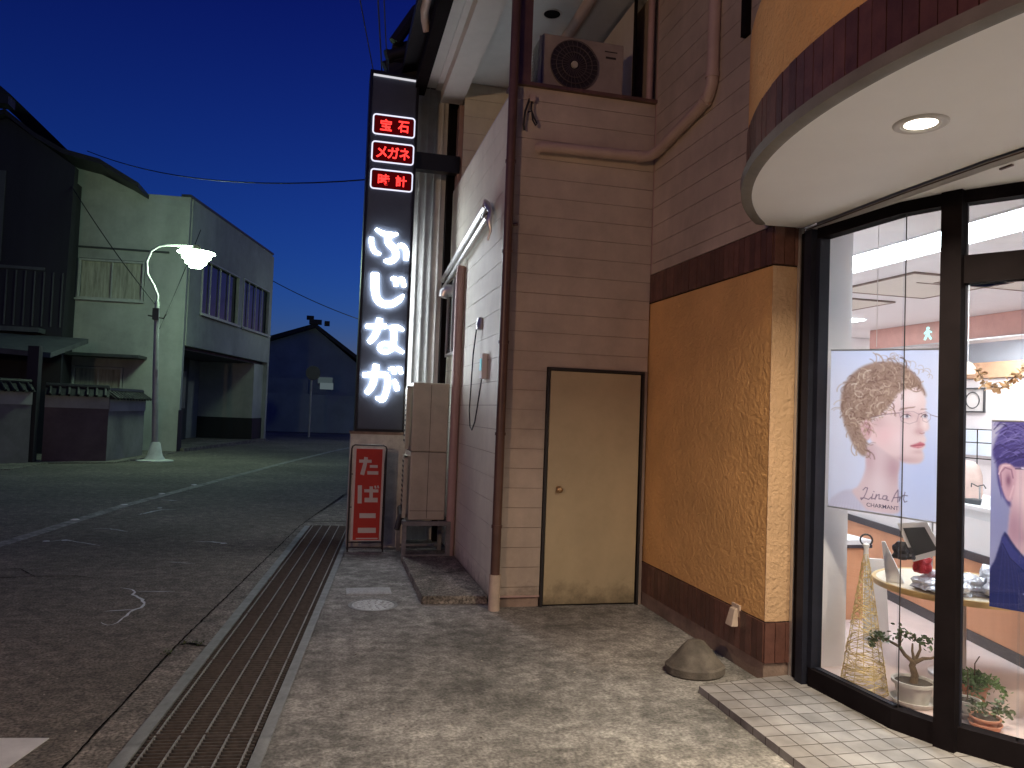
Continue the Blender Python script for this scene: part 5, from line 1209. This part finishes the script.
# ------------------------------------------------------------------ neighbour behind the sign
Nn = thing('neighbour_building', (2.6, 10.5, 0), 'narrow building with ribbed metal wall and dark tiled eave behind the tall sign', 'building')
mb = MB().mat('corr').box(.62, 3.5, 8.66, 12, 0, 5.35)
for i in range(14): x = .63 + i*.085; mb.box(x, x+.012, 8.640, 8.66, 0, 5.35)
mb.build('metal_wall', None, Nn)
MB().box(1.20, 1.30, 8.5, 8.63, 0, 5.3).build('downpipe', 'black', Nn)
rf = MB().mat('roof').prism([(.50, 8.35, 5.36), (3.6, 8.35, 6.6), (3.6, 8.35, 6.9), (.50, 8.35, 5.55)], (0, 5, 0))
rf.box(.47, 1.3, 8.36, 13, 5.24, 5.36)
for i in range(7):
    y = 8.35 + i*.28
    rf.tube([(.47, y, 5.42), (.47+.9, y, 5.80)], .06, 10); rf.tube([(.44, y, 5.40), (.48, y, 5.42)], .075, 10)
rf.tube([(.52, 8.3, 5.55), (.75, 8.3, 5.95), (1.2, 8.3, 6.25)], .07, 8)
rf.build('roof', None, Nn)

# ------------------------------------------------------------------ overhead cables
def cable(pts, r, label, grp='overhead cables', n=14):
    a, b = Vector(pts[0]), Vector(pts[1]); sag = pts[2]
    mb = MB().tube([a.lerp(b, i/n) - Vector((0, 0, sag*4*(i/n)*(1-i/n))) for i in range(n+1)], r, 6)
    return tag(mb.build('overhead_cable', 'wire'), label, 'cable', grp)
cable([(-6.3, 21.0, 7.75), (.55, 12.0, 5.12), .35], .011, 'cable crossing the sky from the dark gabled house to the tall sign')
cable([(-2.6, 31.2, 6.45), (1.5, 31, 4.9), .12], .016, 'cable sagging from the pale building corner toward the far gabled house')
cable([(.105, 7, 5.27), (.30, 8.2, 5.15), .0], .006, 'leftmost thin cable dropping to the top of the tall sign')
cable([(.115, 6.9, 5.3), (.05, 3.0, 7.6), .0], .006, 'leftmost thin cable rising overhead above the street')
cable([(.269, 7, 5.296), (.40, 8.3, 5.16), .0], .008, 'middle cable dropping to the top of the tall sign')
cable([(.269, 7, 5.296), (.20, 3, 7.6), .0], .008, 'middle cable rising overhead above the street')
cable([(.324, 7, 5.305), (.46, 8.3, 5.16), .0], .006, 'rightmost cable dropping to the top of the tall sign')
cable([(.324, 7, 5.305), (.28, 3, 7.6), .0], .006, 'rightmost cable rising overhead above the street')
cable([(-7.2, 22.4, 7.4), (-4.18, 19.63, 3.75), .12], .012, 'slack cable from the dark house down to the street lamp pole')
cable([(-3.75, 22.5, 6.3), (-4.08, 19.63, 3.2), .05], .012, 'cable from the pale building front down to the street lamp pole')

# ------------------------------------------------------------------ street lamp, plus two added lamps out of view
NEARLAMP = 600
Lm = thing('street_lamp', (-4.03, 19.63, 0), 'old curved neck street lamp with a glowing stepped glass shade', 'street lamp')
MB().tube([(-4.03, 19.63, 0), (-4.12, 19.63, 2.2), (-4.17, 19.63, 3.85)], [.075, .065, .055], 14).build('pole', 'polegrey', Lm)
MB().lathe([(.42, 0), (.42, .02), (.24, .04), (.17, .14), (.11, .42), (.085, .46)], (-4.03, 19.63, 0), 20).build('base', 'polewhite', Lm)
MB().tube([(-4.17, 19.63, 3.8), (-4.16, 19.63, 4.0), (-4.27, 19.63, 4.25), (-4.42, 19.63, 4.5), (-4.45, 19.63, 4.8), (-4.36, 19.63, 5.07), (-4.2, 19.63, 5.2), (-4.0, 19.63, 5.25), (-3.6, 19.63, 5.26), (-3.33, 19.63, 5.26)], .03, 10).build('neck', 'polewhite', Lm)
MB().tube([(-3.34, 19.63, 5.30), (-3.34, 19.63, 5.24), (-3.34, 19.63, 5.16)], [.06, .10, .16], 16).build('cap', 'acdark', Lm)
hd = MB().lathe([(.16, .13), (.43, .10), (.44, .085), (.34, .07), (.33, -.05), (.25, -.08), (.24, -.18), (.17, -.20), (.15, -.27), (0, -.28)], (-3.34, 19.63, 5.02), 28).build('lamp_shade', 'lampglow', Lm)
MB().box(-4.24, -4.10, 19.52, 19.6, 3.4, 3.68).build('fuse_box', 'darkmetal', Lm); MB().box(-4.13, -4.05, 19.53, 19.58, 2.0, 2.2).build('plate', 'polegrey', Lm); MB().tube([(-4.35, 19.6, 3.5), (-4.0, 19.6, 3.45), (-3.95, 19.6, 3.55)], .018, 6).build('cable_loop', 'wire', Lm)
li = bpy.data.lights.new('street_lamp_light', 'POINT'); li.energy = 30; li.color = (.80, 1, .84); li.shadow_soft_size = .25
lo = bpy.data.objects.new('street_lamp_light', li); COL.objects.link(lo); lo.location = (-3.34, 19.63, 4.62)

hidden_lamp = thing('street_lamp', (1.75, 30, 0), 'distant street lamp hidden behind the tall pylon sign', 'street lamp')  # added lamp, kept out of sight, to brighten the far street
MB().tube([(1.75, 30, 0), (1.75, 30, 4.9), (1.7, 30, 5.2), (1.5, 30, 5.25)], [.075, .06, .04, .03], 12).build('pole', 'polegrey', hidden_lamp)
MB().lathe([(.10, .10), (.30, .05), (.31, .03), (.2, 0), (.18, -.12), (0, -.15)], (1.5, 30, 5.1), 24).build('lamp_shade', 'lampshade', hidden_lamp)
li = bpy.data.lights.new('street_lamp_light', 'POINT'); li.energy = 90; li.color = (.80, 1, .86); li.shadow_soft_size = .2
lo = bpy.data.objects.new('street_lamp_light', li); COL.objects.link(lo); lo.location = (1.5, 30, 4.75)
added_lamp = thing('street_lamp', (-5.8, -2.2, 0), 'warm street lamp on the far side of the road, behind the viewer', 'street lamp')  # added unseen lamp, stands in for warm light from behind the viewer
MB().tube([(-5.8, -2.2, 0), (-5.8, -2.2, 3.1), (-5.6, -2.15, 3.4), (-5.1, -2.05, 3.5)], [.08, .06, .05, .04], 12).build('pole', 'polegrey', added_lamp)
MB().lathe([(0, .08), (.12, .06), (.28, -.02), (.28, -.05), (.0, -.051)], (-5.0, -2.0, 3.46), 24).build('lamp_shade', 'lampshade', added_lamp)
li = bpy.data.lights.new('street_lamp_light', 'POINT'); li.energy = NEARLAMP; li.color = (1, .62, .37); li.shadow_soft_size = .12
lo = bpy.data.objects.new('street_lamp_light', li); COL.objects.link(lo); lo.location = (-5.0, -2.0, 3.28)

# ------------------------------------------------------------------ pale building across the road
K = Vector((-4.17, 23.15)); ud = Vector((math.sin(R(12.4)), math.cos(R(12.4)))); vd = Vector((-.998, .063))
nu = Vector((ud.y, -ud.x))       # outward normal of the side wall (towards +x)
nv = Vector((-.063, -.998))      # outward normal of the front wall (towards us)
Wb = thing('pale_building', (-5.6, 25, 0), 'pale two storey building with a recessed ground floor lit by the street lamp', 'building')
def qbox(mb, base, d1, a0, a1, d2, b0, b1, z0, z1):
    q = [base+d1*a0+d2*b0, base+d1*a1+d2*b0, base+d1*a1+d2*b1, base+d1*a0+d2*b1]
    return mb.hexa([(p.x, p.y, z0) for p in q] + [(p.x, p.y, z1) for p in q])
LW = 8.0
mb = MB().mat('mortar_wall')
# front wall with window openings: window1 a in 1.05..2.95 z 4.22..5.42 ; window2 a 1.55..2.95 z 1.82..2.4
def panel(x0, x1, z0, z1, t=.2): qbox(mb, K, vd, x0, x1, -nv, 0, t, z0, z1)
panel(0, 1.12, 0, 7.36); panel(2.90, 3.2, 0, 7.36); panel(1.12, 2.90, 5.40, 7.36); panel(1.12, 2.90, 2.35, 4.23); panel(1.12, 1.55, 0, 2.35); panel(1.55, 2.90, 0, 1.55)
mb.build('front_wall', None, Wb)
mb = MB().mat('mortar_wall')
qp = lambda u, dep, z: tuple((K+vd*u-nv*dep)) + (z,)
# top slanting portion to the left
mb.prism([qp(1.4, 0, 7.362), qp(3.2, 0, 7.362), qp(3.2, 0, 8.15)], tuple(-nv*.2)+(0,))
mb.build('gable_wall', None, Wb)
mb = MB().mat('mortar_wall')   # side wall upper storey with windows
def sp(a0, a1, z0, z1, b0=-.2, b1=0): qbox(mb, K, ud, a0, a1, nu, b0, b1, z0, z1)
sp(.2, 1.1, 3.08, 7.36); sp(1.1, 4.4, 5.85, 7.36); sp(1.1, 4.4, 3.08, 4.1); sp(4.4, 4.8, 3.08, 7.36); sp(4.8, 7.85, 5.9, 7.36); sp(4.8, 7.85, 3.08, 4.1); sp(7.85, LW, 3.08, 7.36)
mb.build('side_wall', None, Wb)
mb = MB(); qbox(mb, K, ud, .2, LW, nu, -2.2, -.21, 2.98, 3.07); mb.build('overhang_soffit', 'timber2', Wb)
mb = MB().mat('mortar_wall'); qbox(mb, K, ud, .25, LW, nu, -2.4, -2.2, 0, 2.97); qbox(mb, K, ud, LW-1.1, LW, nu, -2.19, -.15, .9, 2.97); mb.mat('timber'); qbox(mb, K, ud, LW-1.12, LW+.02, nu, -2.19, -.12, 0, .9)
mb.build('recessed_wall', None, Wb)
mb = MB(); qbox(mb, K, ud, .2, LW, nu, -2.19, .1, 0, .10); mb.build('doorstep', 'concrete_rim', Wb)
dd = MB(); qbox(dd, K, ud, 3.4, 5.2, nu, -2.19, -1.9, .11, 2.96); dd = dd.build('entrance_door', 'darkmetal', Wb)
mb = MB(); qbox(mb, K, ud, 3.6, 4.2, nu, -1.895, -1.88, 1.2, 2.5); qbox(mb, K, ud, 4.35, 4.95, nu, -1.895, -1.88, 1.2, 2.5); mb.build('pane', 'curtain', dd)
mb = MB().mat('black'); qbox(mb, K, nv, -.15, .02, ud, -.05, .15, 0, 1.2); mb.build('corner_base', 'timber', Wb)
mb = MB(); qbox(mb, K, vd, -.02, 3.22, -nv, -.03, .25, 7.361, 7.42); mb2 = MB(); qbox(mb2, K, ud, -.05, LW+.05, nu, -.25, .03, 7.362, 7.43); mb2.build('parapet_cap', 'darkmetal', Wb)
mb = MB(); qbox(mb, K, ud, .3, LW-.1, nu, -6, -.25, 7.0, 7.1); mb.build('flat_roof', 'darkmetal', Wb)
mb = MB(); qbox(mb, K, ud, LW, LW+.2, nu, -8, 0, 0, 7.3); qbox(mb, K, ud, .3, LW, nu, -8, -7.8, 0, 7.3); mb.build('back_wall', 'mortar_wall', Wb)
def dwin(base, d1, a0, a1, d2, z0, z1, nl, curtain, parent, lab=None, ledge=True):
    w_ = MB(); t_ = .05
    qbox(w_, base, d1, a0, a1, d2, -.06, .03, z0, z0+t_); qbox(w_, base, d1, a0, a1, d2, -.06, .03, z1-t_, z1)
    qbox(w_, base, d1, a0, a0+t_, d2, -.06, .03, z0+t_, z1-t_); qbox(w_, base, d1, a1-t_, a1, d2, -.06, .03, z0+t_, z1-t_)
    for i in range(1, nl):
        x = a0+(a1-a0)*i/nl; qbox(w_, base, d1, x-.018, x+.018, d2, -.06, -.03, z0+t_, z1-t_)
    if ledge: qbox(w_, base, d1, a0-.05, a1+.05, d2, .031, .12, z0-.05, z0)
    w_ = w_.build('window', 'winframe', parent)
    g_ = MB(); qbox(g_, base, d1, a0+t_, a1-t_, d2, -.10, -.09, z0+t_, z1-t_); g_.build('pane' if not curtain else 'curtain', 'curtain' if curtain else 'darkglass', w_)
dwin(K, vd, 1.14, 2.88, nv, 4.25, 5.38, 2, True, Wb)
dwin(K, ud, 1.12, 4.38, nu, 4.12, 5.83, 4, False, Wb); dwin(K, ud, 4.82, 7.83, nu, 4.12, 5.88, 4, False, Wb)
dwin(K, vd, 1.57, 2.88, nv, 1.57, 2.33, 2, True, Wb, ledge=False)
mb = MB(); qbox(mb, K, vd, .95, 3.3, nv, .0, .75, 2.60, 2.68); mb.build('awning', 'darkmetal', Wb)
mb = MB(); qbox(mb, K, vd, .5, 3.2, nv, .0, .06, 5.68, 5.73); mb.build('string_course', 'darkmetal', Wb)
# ------------------------------------------------------------------ dark gabled house
Dh = thing('gabled_house', (-9.5, 24, 0), 'dark timber gabled house left of the pale building', 'building')
Y0 = 22.2
mb = MB().mat('timber')
mb.prism([(-14.5, Y0, 0), (-7.05, Y0, 0), (-6.93, Y0, 7.65), (-8.6, Y0, 8.75), (-10.3, Y0, 8.1), (-14.5, Y0, 5.5)], (0, .3, 0)); mb.build('front_wall', None, Dh)
mb = MB(); mb.box(-7.3, -7.08, Y0+.3, Y0+7, 0, 7.4); mb.build('side_wall', 'timber', Dh)
mb = MB()
for z0, z1, a, b in ((4.95, 7.35, -10.4, -8.55),): mb.box(a, b, Y0-.03, Y0-.002, z0, z1)
mb.build('plaster_panel', 'timber2', Dh)
mb = MB()
for i in range(7): x = -8.4+i*.22; mb.box(x, x+.03, Y0-.03, Y0-.003, 3.3, 4.75)
mb.box(-10.4, -7.5, Y0-.05, Y0-.004, 4.78, 4.86).box(-10.4, -7.4, Y0-.5, Y0-.004, 3.1, 3.22); mb.build('lattice', 'timber2', Dh)
wn = MB().box(-10.4, -8.6, Y0-.02, Y0-.004, 3.3, 4.74).build('window', 'timber2', Dh)
MB().box(-10.35, -9.5, Y0-.03, Y0-.021, 3.35, 4.7).box(-9.4, -8.65, Y0-.03, Y0-.021, 3.35, 4.7).build('pane', 'darkglass', wn)
rf = MB().mat('roof')
def slope(xa, za, xb, zb, th=.13):
    rf.prism([(xa, Y0-.2, za), (xb, Y0-.2, zb), (xb, Y0-.2, zb+th), (xa, Y0-.2, za+th)], (0, 9, 0))
slope(-8.6, 8.80, -7.9, 8.28); slope(-7.9, 8.28, -7.2, 7.92); slope(-7.2, 7.92, -6.3, 7.75); slope(-6.3, 7.75, -5.3, 7.20); slope(-8.6, 8.80, -10.5, 8.0); slope(-10.5, 8.0, -15, 5.6)
rf.box(-8.8, -8.4, Y0-.55, Y0-.1, 8.95, 9.2); rf.prism([(-8.85, Y0-.56, 9.2), (-8.35, Y0-.56, 9.2), (-8.6, Y0-.56, 9.4)], (0, 8, 0))
rf.build('roof', None, Dh)
mb = MB().mat('timber2').prism([(-11, 18.6, 2.55), (-6.3, 19.3, 2.35), (-6.3, 22.0, 2.9), (-11, 22.0, 3.0)], (0, 0, .12)); mb.build('porch_roof', None, Dh)
MB().box(-10.8, -6.6, 21.0, 21.1, 0, 2.5).build('porch_wall', 'timber', Dh)
# pale building sill etc. handled above; garden walls with tiled coping
def garden(p, q, h, mat, label, coping=True):
    t = thing('garden_wall', (*((Vector(p)+Vector(q))/2), 0), label, 'wall', 'tile topped garden walls across the road')
    MB().wall(p, q, 0, h, .18, 1).build('wall', mat, t)
    d = (Vector(q)-Vector(p)); L = d.length; d.normalize(); n = Vector((-d.y, d.x))
    mb = MB().mat('roof'); 
    MBb = MB().wall(Vector(p)+n*.0-n*.012, Vector(q)-n*.012, h-.28, h-.001, .012, -1); MBb.build('plaster_band', 'mortar_wall', t)
    pa = Vector(p)+n*.09; qa = Vector(q)+n*.09
    c = MB().mat('roof')
    c.prism([(*(Vector(p)-n*.16), h), (*(Vector(p)+n*.34), h), (*(Vector(p)+n*.09), h+.2)], tuple(d*L)+(0,))
    k = int(L/.17)
    for i in range(k):
        s = Vector(p)+d*((i+.5)*L/k)
        c.tube([(*(s-n*.19), h+.01), (*(s+n*.09), h+.20)], .035, 8)
    c.tube([(*pa, h+.21), (*qa, h+.21)], .06, 8)
    c.build('coping', None, t)
garden((-6.16, 18.70), (-4.95, 19.05), 1.50, 'mauve', 'mauve plastered garden wall with tile coping left of the street lamp')
garden((-4.95, 19.05), (-4.66, 21.2), 1.45, 'mortar2', 'short grey green garden wall with tile coping right beside the street lamp')
garden((-8.5, 16.0), (-6.25, 18.2), 1.55, 'mortar2', 'grey garden wall with pale tile coping at the left edge of the photo')
o = MB().box(-6.42, -6.20, 18.3, 18.52, 0, 2.55).build('gate_post', 'timber'); tag(o, 'dark wooden gate post between the garden walls', 'gate post')
struct(MB().prism([(-12, 14.5, 0), (-6.0, 16.6, 0), (-5.9, 18.3, 0), (-4.7, 18.7, 0), (-4.3, 21, 0), (-4.1, 23.1, 0), (-2.25, 31.2, 0), (-3.5, 40, 0), (-30, 40, 0), (-30, 14, 0)], (0, 0, .02)).build('far_pavement', 'concrete_rim', origin=(0,0,0)))

# ------------------------------------------------------------------ far end of the street
Fh = thing('far_house', (0, 48, 0), 'dark distant gabled house closing the end of the street', 'building')
MB().prism([(-4.2, 45, 0), (4.5, 45, 0), (4.5, 45, 2.6), (1.6, 45, 3.9), (-1.0, 45, 5.95), (-4.2, 45, 4.75)], (0, 8, 0)).build('gable_wall', 'farwall', Fh)
rf = MB().mat('roof')
for xa, za, xb, zb in ((-1.0, 5.95, -5.2, 4.45), (-1.0, 5.95, 1.8, 3.95), (1.8, 3.95, 5, 2.4)): rf.prism([(xa, 44.6, za), (xb, 44.6, zb), (xb, 44.6, zb+.25), (xa, 44.6, za+.25)], (0, 9, 0))
rf.box(-1.35, -.65, 44.5, 45, 6.15, 6.4).box(-1.5, -1.1, 44.5, 45, 6.4, 6.6).box(-.5, -.2, 44.5, 45, 6.1, 6.35); rf.build('roof', None, Fh)
lw = MB().box(-.75, .15, 44.9, 44.98, 2.72, 3.15).build('window', 'winframe', Fh)
MB().box(-.7, .1, 44.86, 44.895, 2.76, 3.1).build('lit_pane', emit('dim_lit_window', (.45, .62, .68), .10), lw)
o = MB().box(-6.5, 3.4, 42.0, 42.3, 0, 2.05).build('boundary_wall', 'farwall'); tag(o, 'long pale boundary wall at the far end of the street', 'wall')
o = MB().box(-5, -1.2, 43.0, 44.5, 0, 2.9).build('shed', 'farwall'); tag(o, 'low flat roofed shed behind the far boundary wall', 'shed')
Rs = thing('round_road_sign', (-.86, 35.8, 0), 'thin pole with a round traffic sign seen at the far end of the road', 'road sign')
MB().tube([(-.86, 35.8, 0), (-.86, 35.8, 3.2)], .05, 8).build('pole', 'polegrey', Rs)
MB().tube([(-.80, 35.74, 2.95), (-.80, 35.70, 2.95)], .33, 24).build('disc', 'darkmetal', Rs)
o = thing('street_box_light', (-.2, 40, 0), 'small pale lit box lamp beside the far road sign', 'lamp')
MB().box(-.55, .15, 41.9, 41.99, 2.35, 2.7).build('lit_panel', emit('dim_panel', (.55, .72, .78), .16), o)
